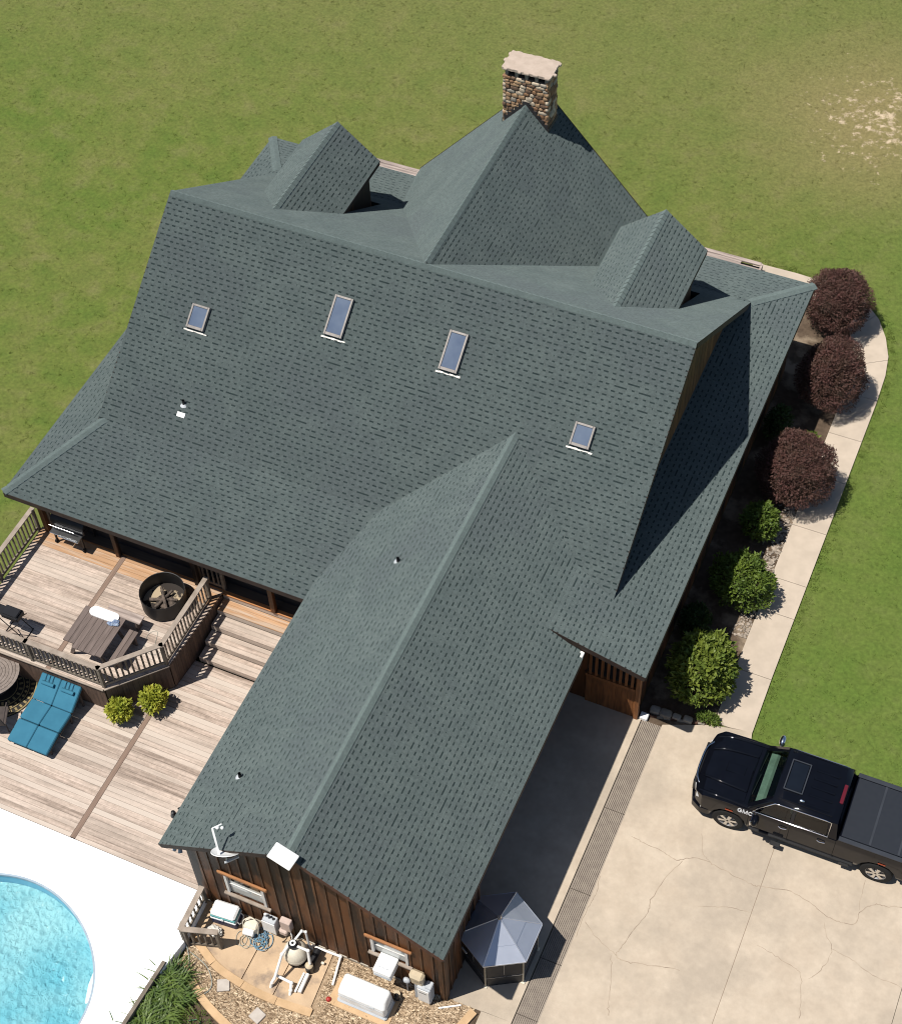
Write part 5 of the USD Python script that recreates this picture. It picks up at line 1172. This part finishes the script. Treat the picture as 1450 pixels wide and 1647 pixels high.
for s in (-1, 1):
    for (pts, mm) in (([(1.66, 1.25), (2.05, 1.69), (2.48, 1.70), (2.48, 1.25)], 'truck_glass'), ([(2.58, 1.25), (2.58, 1.70), (3.36, 1.71), (3.40, 1.25)], 'privacy_glass')):
        part(tk, 'side_window', sheet([wcorner(x, z, s, -.012) for x, z in pts][::s]), mm)
    part(tk, 'window_pillar', hull([wcorner(x, z, s, o) for x, z in [(2.49, 1.25), (2.57, 1.25), (2.57, 1.71), (2.49, 1.71)] for o in (-.008, -.05)]), 'black_plastic')
    trim = [(1.56, 1.235), (1.72, 1.42), (2.04, 1.712), (2.2, 1.728), (3.3, 1.74), (3.44, 1.73), (3.44, 1.25), (1.56, 1.235)]
    part(tk, 'window_trim', tube([wcorner(x, z, s, .004) for x, z in trim], .015, 6), 'chrome', smooth=True)
    part(tk, 'mirror', ell((1.70, s * 1.20, 1.27), (.095, .17, .13), 2), 'chrome' if s > 0 else 'truck_paint', smooth=True)
    part(tk, 'mirror_arm', bar((1.66, s * .93, 1.22), (1.69, s * 1.10, 1.22), .05, .05), 'black_plastic')
    if s < 0: part(tk, 'mirror_cover', rb(1.585, 1.63, -1.33, -1.07, 1.16, 1.38, .02), 'chrome')
    for x in (2.36, 3.32): part(tk, 'door_handle', tube(smooth_path([(x - .10, s * 1.008, 1.045), (x - .03, s * 1.03, 1.03), (x + .10, s * 1.015, 1.035)], 5), .016, 8), 'chrome', smooth=True)
    for x in (1.50, 2.52, 3.66): part(tk, 'door_gap', bar((x, s * .999, .50), (x, s * .985, 1.21), .012, .010, up=(0, 1, 0)), 'dark_void')
    part(tk, 'side_step', rb(1.55, 4.2, s * .96 - .05, s * .96 + .05, .36, .44, .02), 'truck_trim')
    part(tk, 'step_pad', rb(2.16, 2.42, s * 1.11 - .07, s * 1.11 + .06, .30, .34, .015), 'truck_trim')
    part(tk, 'step_pad', rb(3.86, 4.12, s * .99 - .06, s * .99 + .06, .30, .38, .015), 'truck_trim')
    for xc in (1.02, 4.78):
        part(tk, 'fender_light', rb(xc - .06 + (.02 if xc > 2 else -.05), xc + .13 + (.02 if xc > 2 else -.05), s * 1.003 - .008, s * 1.003 + .008, .925, .965, .004), 'amber_lens')
        w = part(tk, 'wheel', xform(lathe([(.26, -.12), (.36, -.125), (.398, -.10), (.405, 0), (.398, .10), (.36, .125), (.26, .12), (.25, 0), (.26, -.12)], 36), 0, (xc, s * .87, .405 - .03), rx=90), 'tyre', smooth=40)
        part(w, 'rim', xform(lathe([(.0, .06), (.05, .075), (.06, .05), (.235, .03), (.25, .11), (.262, .115), (.262, -.10), (.24, -.10), (.0, -.02)], 32), 0, (xc, s * .87, .375), rx=90 * (1 if s < 0 else -1)), 'grey_metal', smooth=35)
        for k in range(6):
            a = k * math.pi / 3 + .3
            part(w, 'spoke', hull([(xc + r * math.cos(a + da), s * (.87 + .085 + dy), .375 + r * math.sin(a + da)) for r, da in ((.04, .8), (.04, -.8), (.24, .20), (.24, -.20)) for dy in (0, .03)]), 'chrome')
        part(w, 'wheel_well', xform(lathe([(0, -.10), (.43, -.10), (.43, -.05), (0, -.05)], 24), 0, (xc, s * .66, .42), rx=90), 'dark_void')
    part(tk, 'headlight', hull([(.015, s * .62, .88), (.015, s * .62, 1.06), (.13, s * .90, .90), (.13, s * .88, 1.10), (.30, s * .965, 1.02), (.30, s * .955, 1.12), (.06, s * .65, 1.07), (.10, s * .8, 1.105)]), 'lamp_lens', smooth=40)
    part(tk, 'bed_rail', rb(3.70, 5.76, s * .93 - .065, s * .93 + .055, 1.352, 1.385, .012), 'tonneau_seam')
part(tk, 'grille', cat(rb(-.055, .03, -.60, .60, .62, 1.06, .02)), 'black_plastic')
part(tk, 'grille_bar', tube(smooth_path([(.10, -.62, 1.10), (-.02, -.4, 1.115), (-.045, 0, 1.12), (-.02, .4, 1.115), (.10, .62, 1.10)], 6), .022, 8), 'chrome', smooth=True)
bpl = ccw(rounded([(.55, -1.0), (.55, 1.0), (.26, 1.005), (.04, .87), (-.06, .5), (-.09, 0), (-.06, -.5), (.04, -.87), (.26, -1.005)], .08, 4))
part(tk, 'bumper', mfd(bpl, .22, 'z').translate((0, 0, .37)), 'truck_paint', smooth=35); part(tk, 'bumper', rb(5.74, 5.90, -.92, .92, .45, .65, .04), 'chrome')
# roof: sunroof, ribs, lamp, aerial
part(tk, 'sunroof', rb(2.14, 2.54, -.40, .40, 1.86, 1.898, .01), 'sunroof_glass'); 
part(tk, 'sunroof_seal', prism(sbox(2.12, -.42, 2.56, .42).buffer(.02).difference(sbox(2.12, -.42, 2.56, .42).buffer(-.008)), 1.88, 1.902), 'tonneau_seam')
for y in (-.62, -.36, -.12, .12, .36): part(tk, 'roof_rib', rb(2.72, 3.30, y - .028, y + .028, 1.86, 1.905 - abs(y) * .03, .012), 'truck_paint')
for s in (-1, 1): part(tk, 'roof_gutter', tube(smooth_path([(2.05, s * .69, 1.835), (2.6, s * .705, 1.868), (3.4, s * .70, 1.845)], 6), .018, 8), 'truck_paint', smooth=True)
part(tk, 'brake_light', rb(3.46, 3.55, -.27, .27, 1.78, 1.845, .015), 'red_lens')
part(tk, 'aerial', ell((2.62, -.60, 1.89), (.07, .03, .035), 2), 'chrome', smooth=True)
# bed cover in three panels
for a, b in ((3.74, 4.42), (4.44, 5.12), (5.14, 5.75)): part(tk, 'bed_cover_panel', rb(a, b, -.85, .85, 1.33, 1.372, .008), 'tonneau')
for a in (4.43, 5.13): part(tk, 'cover_seam', rb(a - .028, a + .028, -.85, .85, 1.366, 1.378, .003), 'tonneau_seam')
# cabin inside
part(tk, 'dashboard', hull([(1.42, -.84, 1.17), (1.42, .84, 1.17), (1.86, -.84, 1.15), (1.86, .84, 1.15), (1.70, -.82, 1.24), (1.70, .82, 1.24), (1.84, -.8, .85), (1.84, .8, .85)]), 'truck_interior')
part(tk, 'cabin_floor', bx(1.5, 3.5, -.85, .85, .63, .66), 'seat_dark')
for y in (-.42, .42):
    part(tk, 'front_seat', cat(rb(2.42, 2.58, y - .25, y + .25, .95, 1.58, .05), rb(2.44, 2.54, y - .13, y + .13, 1.58, 1.72, .03), rb(1.98, 2.45, y - .25, y + .25, .9, 1.04, .03)), 'truck_interior')
part(tk, 'rear_seat', rb(3.25, 3.4, -.75, .75, .95, 1.6, .05), 'seat_dark')
part(tk, 'steering_wheel', xform(lathe([(.17, -.012), (.195, 0), (.17, .012), (.16, 0), (.17, -.012)], 24), 0, (2.0, -.42, 1.33), ry=-60), 'black_plastic')
part(tk, 'wiper', cat(bar((1.42, -.55, 1.275), (1.47, .05, 1.325), .015, .015), bar((1.42, .15, 1.28), (1.47, .7, 1.31), .015, .015)), 'black_plastic')
# badge on the front fender
bd = meshkit.text_mesh('GMC', .12, .012, bold=True); bd.apply_translation((0, 0, 0)); bd = xform(bd, 0, (0, 0, 0), rx=78); bd.apply_translation((1.20, -1.005, 1.075))
part(tk, 'badge', bd, 'lamp_lens')

# ================================================================== EQUIPMENT BY THE GARAGE WALL
t = thing('satellite_dish', 'white satellite dish on the garage gable, seen edge on with its arm raised', 'satellite dish')
dc = np.array([2.84, -15.62, 4.82]); ax = np.array([-.27, .62, .74]); ax /= np.linalg.norm(ax)
e1 = np.array([.60, .60, -.30]); e1 -= ax * (e1 @ ax); e1 /= np.linalg.norm(e1); e2 = np.cross(ax, e1)
def frame(m, c, a, b, n): m = m.copy(); m.vertices = np.asarray(c) + m.vertices @ np.array([a, b, n]); return m
dm = lathe([(0, 0), (.12, .008), (.24, .034), (.34, .070), (.345, .056), (.24, .018), (.12, -.008), (0, -.016)], 32)
part(t, 'reflector', frame(dm, dc, e1, e2, ax), 'white_plastic', smooth=35)
foot = dc - e1 * .16 - ax * .02; lnb = dc - e1 * .30 + ax * .64
part(t, 'feed_arm', bar(foot, lnb, .045, .035), 'white_plastic'); part(t, 'feed_bracket', bar(lnb, lnb + e1 * .22 + ax * .06, .025, .025), 'white_plastic')
part(t, 'feed_horn', cat(ell(lnb + e1 * .12, (.045, .045, .045), 2), ell(lnb + e1 * .23 - ax * .03, (.04, .04, .04), 2)), 'white_plastic', smooth=True)
part(t, 'mast', tube([dc - ax * .03, dc - ax * .14, (2.95, -15.42, 4.52), (2.95, -15.10, 4.35)], .026, 8), 'grey_metal')
part(t, 'mount_arm', bar(dc - ax * .20 - e1 * .05, dc - ax * .12 + e1 * .28, .05, .04), 'box_grey')
t = thing('flat_antenna', 'flat white rectangular antenna panel at the peak of the garage gable', 'antenna')
c = np.array([4.38, -15.62, 5.92]); u = np.array([.58, -.10, 0]); u /= np.linalg.norm(u); w = np.array([u[1], -u[0], 0]) * -1
n = np.array([.03, -.14, 1.]); n /= np.linalg.norm(n); w = np.cross(n, u); w /= np.linalg.norm(w); u = np.cross(w, n)
part(t, 'panel', frame(rb(-.30, .30, -.19, .19, -.012, .022, .02), c, u, w, n), 'white_plastic')
part(t, 'mast', tube([c - n * .01, c - n * .12, (4.40, -15.50, 5.75), (4.40, -15.16, 5.60)], .022, 8), 'grey_metal')
t = thing('flood_light', 'small white twin flood light under the garage eave corner', 'light')
part(t, 'bracket', rb(1.02, 1.10, -15.22, -15.12, 3.10, 3.22, .01), 'box_grey')
for dx in (-.05, .12): part(t, 'lamp_head', tube([(1.06 + dx * .4, -15.2, 3.12), (1.06 + dx, -15.33, 3.0)], [.035, .055], 10), 'box_grey')
t = thing('lantern', 'small dark lantern sticking out from the garage wing eave over the deck', 'light')
part(t, 'arm', tube([(.98, -13.9, 3.0), (.62, -14.0, 2.72), (.40, -14.2, 2.60)], .02, 6), 'black_metal'); part(t, 'shade', lathe([(0, .12), (.05, .1), (.085, -.08), (.06, -.10), (0, -.10)], 14, (.33, -14.32, 2.50)), 'black_metal')

t = thing('cooler', 'large ice chest with white lid, teal band and navy base by the picket railing', 'cooler', (1.98, -15.34, .05), 5)
part(t, 'base', rb(-.33, .33, -.20, .20, 0, .26, .03), 'cooler_navy'); part(t, 'rim', rb(-.34, .34, -.21, .21, .262, .34, .02), 'cooler_white')
part(t, 'band', rb(-.325, .325, -.20, .20, .342, .43, .01), 'cooler_teal'); part(t, 'lid', rb(-.325, .325, -.195, .20, .432, .55, .045), 'cooler_white')
part(t, 'handle', tube(smooth_path([(.345, -.12, .33), (.41, -.10, .20), (.41, .10, .20), (.345, .12, .33)], 5), .014, 8), 'cooler_white'); part(t, 'latch', rb(-.03, .03, -.225, -.206, .31, .40, .006), 'cooler_white')
bg = ell((1.86, -15.78, .12), (.19, .13, .11), 3, .6, 13, 4.0); top('plastic_bag', bg, 'plastic_bag', 'crumpled pale plastic bag between cooler and picket railing', 'bag', smooth=True)
t = thing('hose_reel', 'cream hose reel box with frame beside the garage window', 'hose reel', (2.68, -15.34, .05), 8)
part(t, 'box', rb(-.17, .17, -.13, .13, .05, .36, .03), 'cream_plastic'); part(t, 'drum', xform(lathe([(0, -.13), (.10, -.13), (.10, .13), (0, .13)], 18), 0, (-.02, -.16, .20), ry=90), 'white_plastic')
part(t, 'frame', tube(smooth_path([(-.18, -.14, 0), (-.19, -.02, .42), (.0, .08, .50), (.19, -.02, .42), (.18, -.14, 0)], 6), .013, 8), 'cream_plastic')
def coil(c, n, r0, r1, z0, seed, rad=.009, ell_=.7):
    rg = np.random.default_rng(seed); pts = []
    a = rg.uniform(0, 6.28)
    cxy = np.array(c[:2])
    for i in range(n):
        r = rg.uniform(r0, r1); off = rg.normal(0, .07, 2); th0 = rg.uniform(0, 3.1)
        for k in range(14):
            t_ = 2 * math.pi * k / 14
            q = np.array([r * math.cos(t_), r * ell_ * math.sin(t_)]); R = np.array([[math.cos(th0), -math.sin(th0)], [math.sin(th0), math.cos(th0)]])
            w = k / 14; pts.append((*(cxy + R @ q + off * 1.0), z0 + .012 + .02 * rg.random() + .007 * i))
    return tube(smooth_path(pts, 3), rad, 6)
t = thing('garden_hose', 'tangled blue garden hose in a heap on the concrete pad', 'hose')
part(t, 'hose', coil((3.03, -15.52), 8, .12, .27, .05, 4, .011), 'hose_blue'); part(t, 'hose', coil((2.72, -15.65), 3, .16, .26, .05, 6, .008), 'hose_grey')
top('garden_hose', tube(smooth_path([(1.55, -16.45, .05), (2.1, -16.62, .05), (2.42, -16.95, .05), (2.40, -17.2, .05), (2.2, -17.3, .05), (1.9, -17.1, .05), (1.6, -16.6, .06), (1.35, -16.3, .12), (1.15, -16.15, .33), (1.05, -15.95, .33), (1.2, -15.8, .33)], 8), .012, 6), 'hose_grey', 'dark grey hose looping over the wood chips below the picket railing', 'hose')
top('garden_hose', tube(smooth_path([(2.35, -17.95, .03), (2.55, -17.85, .03), (2.68, -18.0, .03), (2.6, -18.25, .03), (2.4, -18.5, .03)], 8), .014, 6), 'hose_green', 'short green hose curl on the bare soil at the bottom edge', 'hose')

wy = wall_line - .05
t = thing('electrical_box', 'white open topped control box on the wall right of the left garage window', 'utility box')
part(t, 'case', rb(3.03, 3.37, wy - .20, wy, .35, .92, .015), 'box_grey'); part(t, 'cover', rb(3.02, 3.38, wy - .225, wy - .203, .36, .90, .008), 'white_pvc')
for x in (3.08, 3.18, 3.29): part(t, 'conduit', tube([(x, wy - .09, .92), (x, wy - .09, 1.05 if x < 3.25 else .98)], .03, 8), 'black_plastic' if x > 3.1 else 'white_plastic')
part(t, 'leg', bar((3.13, wy - .08, .05), (3.13, wy - .08, .35), .05, .03), 'box_grey')
t = thing('electrical_box', 'small pinkish wall box with two cables above the pool filter', 'utility box')
part(t, 'case', rb(3.50, 3.78, wy - .16, wy, .72, 1.15, .015), 'box_pink'); part(t, 'socket', rb(3.46, 3.68, wy - .22, wy - .02, .50, .70, .03), 'box_pink')
for x in (3.60, 3.72): part(t, 'cable', tube(smooth_path([(x, wy - .1, .60), (x + .05, wy - .16, .42), (x - .02, wy - .2, .2), (x - .10, wy - .22, .06)], 5), .014, 6), 'black_plastic' if x < 3.65 else 'white_pvc')

t = thing('pool_filter', 'round cream pool sand filter with valve, pump and white pipes', 'pool filter')
fx, fy = 4.02, -15.58
part(t, 'tank', ell((fx, fy, .43), (.30, .30, .38), 3), 'cream_plastic', smooth=True); part(t, 'tank_foot', lathe([(0, .05), (.24, .05), (.20, .16), (0, .16)], 20, (fx, fy, 0)), 'black_plastic')
part(t, 'tank_band', lathe([(.300, .405), (.308, .42), (.308, .44), (.300, .455)], 36, (fx, fy, 0)), 'cream_plastic', smooth=True)
vv = part(t, 'valve', lathe([(0, .80), (.10, .80), (.12, .84), (.12, .90), (.08, .95), (0, .95)], 20, (fx - .02, fy, 0)), 'black_plastic')
part(vv, 'valve_ring', lathe([(.035, .95), (.075, .95), (.075, .968), (.035, .968), (.035, .95)], 20, (fx - .02, fy, 0)), 'white_pvc')
def pipe(pts, r=.036): part(t, 'pipe', tube(smooth_path(pts, 4) if len(pts) > 2 else pts, r, 10), 'white_pvc', smooth=True)
def elbowpipe(pts, r=.036):
    for a, b in zip(pts[:-1], pts[1:]): part(t, 'pipe', tube([a, b], r, 10), 'white_pvc', smooth=40)
    for p in pts[1:-1]: part(t, 'elbow', ell(p, (r * 1.35,) * 3, 2), 'white_pvc', smooth=True)
elbowpipe([(fx - .10, fy - .04, .87), (fx - .17, fy - .30, .80), (fx - .20, fy - .76, .30)])
elbowpipe([(3.78, -16.42, .22), (3.80, -16.22, .26), (4.22, -16.24, .24), (4.26, -16.38, .14), (4.27, -16.46, .05)]); elbowpipe([(3.78, -16.42, .22), (3.76, -16.47, .05)])
elbowpipe([(fx + .08, fy, .87), (fx + .36, fy + .02, .80), (fx + .44, fy - .12, .42)])
elbowpipe([(fx - .04, fy + .10, .86), (fx + .05, fy + .34, .98), (fx + .13, fy + .38, .92), (fx + .20, fy + .30, .1)], .03)
elbowpipe([(4.20, -15.17, .12), (4.98, -15.15, .12), (5.10, -15.85, .06)], .032)
elbowpipe([(4.30, -15.28, .2), (4.12, -15.2, .2)], .03)
part(t, 'pump_motor', tube([(4.44, -15.62, .24), (4.44, -15.25, .24)], .10, 16), 'black_plastic', smooth=35)
part(t, 'pump_basket', lathe([(0, .10), (.11, .10), (.11, .32), (0, .32)], 20, (4.44, -15.72, 0)), 'black_plastic'); part(t, 'pump_lid', lathe([(0, .40), (.06, .39), (.10, .35), (.10, .33), (0, .33)], 20, (4.44, -15.72, 0)), 'meter_tan', smooth=True)
part(t, 'chlorinator', tube([(4.46, -15.86, .16), (4.47, -16.34, .13)], .05, 14), 'white_pvc', smooth=35); part(t, 'chlorinator', tube([(4.36, -15.86, .12), (4.36, -16.36, .09)], .03, 12), 'white_pvc', smooth=35)
part(t, 'plug', rb(4.62, 4.70, -15.50, -15.44, .10, .16, .01), 'cream_plastic')

t = thing('generator', 'large white standby generator on a low pad under the right garage window', 'generator')
part(t, 'pad', rb(5.16, 6.75, -16.28, -15.58, .0, .06, .01), 'curb_concrete')
part(t, 'base', rb(5.36, 6.66, -16.16, -15.62, .062, .15, .04), 'box_grey')
gb = m3.Manifold.batch_hull([m3.Manifold.sphere(.09, 20).translate((x, y, z)) for x, y, z in [(5.47, -16.05, .25), (6.55, -16.05, .25), (5.47, -15.73, .25), (6.55, -15.73, .25), (5.48, -16.03, .52), (6.54, -16.03, .52), (5.50, -15.93, .66), (6.52, -15.93, .66), (5.50, -15.73, .66), (6.52, -15.73, .66)]])
part(t, 'cover', gb, 'white_plastic', smooth=40)
part(t, 'lid_seam', cat(bx(5.42, 6.6, -16.142, -16.13, .475, .485)), 'box_grey'); part(t, 'lock', rb(6.24, 6.36, -16.14, -16.115, .50, .53, .006), 'box_grey')
part(t, 'nameplate', rb(5.98, 6.30, -16.143, -16.135, .33, .345, .001), 'box_grey')
for k in range(7): part(t, 'vent_slat', bx(6.636, 6.645, -16.0 + .045 * k, -15.975 + .045 * k, .22, .44), 'box_grey')
part(t, 'cable_entry', rb(6.62, 6.72, -15.62, -15.52, .1, .36, .02), 'black_plastic')
top('red_ball', ell((5.17, -16.20, .075), (.065, .065, .062), 3), 'red_ball', 'small red ball on the wood chips beside the white generator', 'ball', smooth=True)
t = thing('air_conditioner', 'white window air conditioner hanging out of the right garage window', 'air conditioner')
part(t, 'case', rb(6.10, 6.56, wy - .42, wy + .06, 1.00, 1.30, .02), 'white_plastic')
part(t, 'grille', cat(*[bx(6.14, 6.52, wy - .427, wy - .421, z, z + .012) for z in np.arange(1.04, 1.16, .022)]), 'box_grey'); part(t, 'top_vents', cat(*[bx(6.20 + .1 * k, 6.25 + .1 * k, wy - .3, wy - .27, 1.298, 1.303) for k in range(3)]), 'box_grey')
t = thing('electric_meter', 'tan metal meter box with rounded hood near the garage corner', 'utility box')
part(t, 'case', rb(6.94, 7.26, wy - .18, wy, .78, 1.22, .03), 'meter_tan'); part(t, 'hood', rb(6.92, 7.28, wy - .24, wy, 1.10, 1.32, .06), 'meter_tan'); part(t, 'conduit', bar((7.06, wy - .16, .02), (7.05, wy - .12, .78), .07, .06), 'box_grey')
t = thing('gas_meter', 'small grey round meter on a thin pipe left of the meter box', 'meter')
part(t, 'body', ell((6.80, wy - .12, .66), (.10, .07, .09), 2), 'box_grey', smooth=True); part(t, 'riser', tube([(6.80, wy - .12, .0), (6.80, wy - .12, .60)], .018, 8), 'box_grey')
t = thing('transfer_switch', 'light grey switch cabinet standing at the garage corner', 'utility box')
part(t, 'case', rb(7.12, 7.46, wy - .24, wy, .10, .84, .02), 'box_grey'); part(t, 'door', rb(7.14, 7.44, wy - .262, wy - .242, .13, .80, .01), 'white_pvc'); part(t, 'lettering', rb(7.19, 7.38, wy - .266, wy - .2635, .64, .67, .001), 'black_plastic'); part(t, 'cap', rb(7.30, 7.47, wy - .2, wy, .842, .91, .02), 'box_grey')
top('tree_stump', lathe([(0, 0), (.10, 0), (.085, .16), (0, .165)], 14, (6.62, -15.47, 0)), 'meter_tan', 'short cut wooden stub between the generator and the garage wall', 'stump')
top('plastic_strip', xform(rb(-.27, .27, -.02, .02, .03, .05, .005), 31, (7.88, -15.23, .02)), 'white_pvc', 'white plastic strip lying on the wood chips at the garage corner', 'strip')
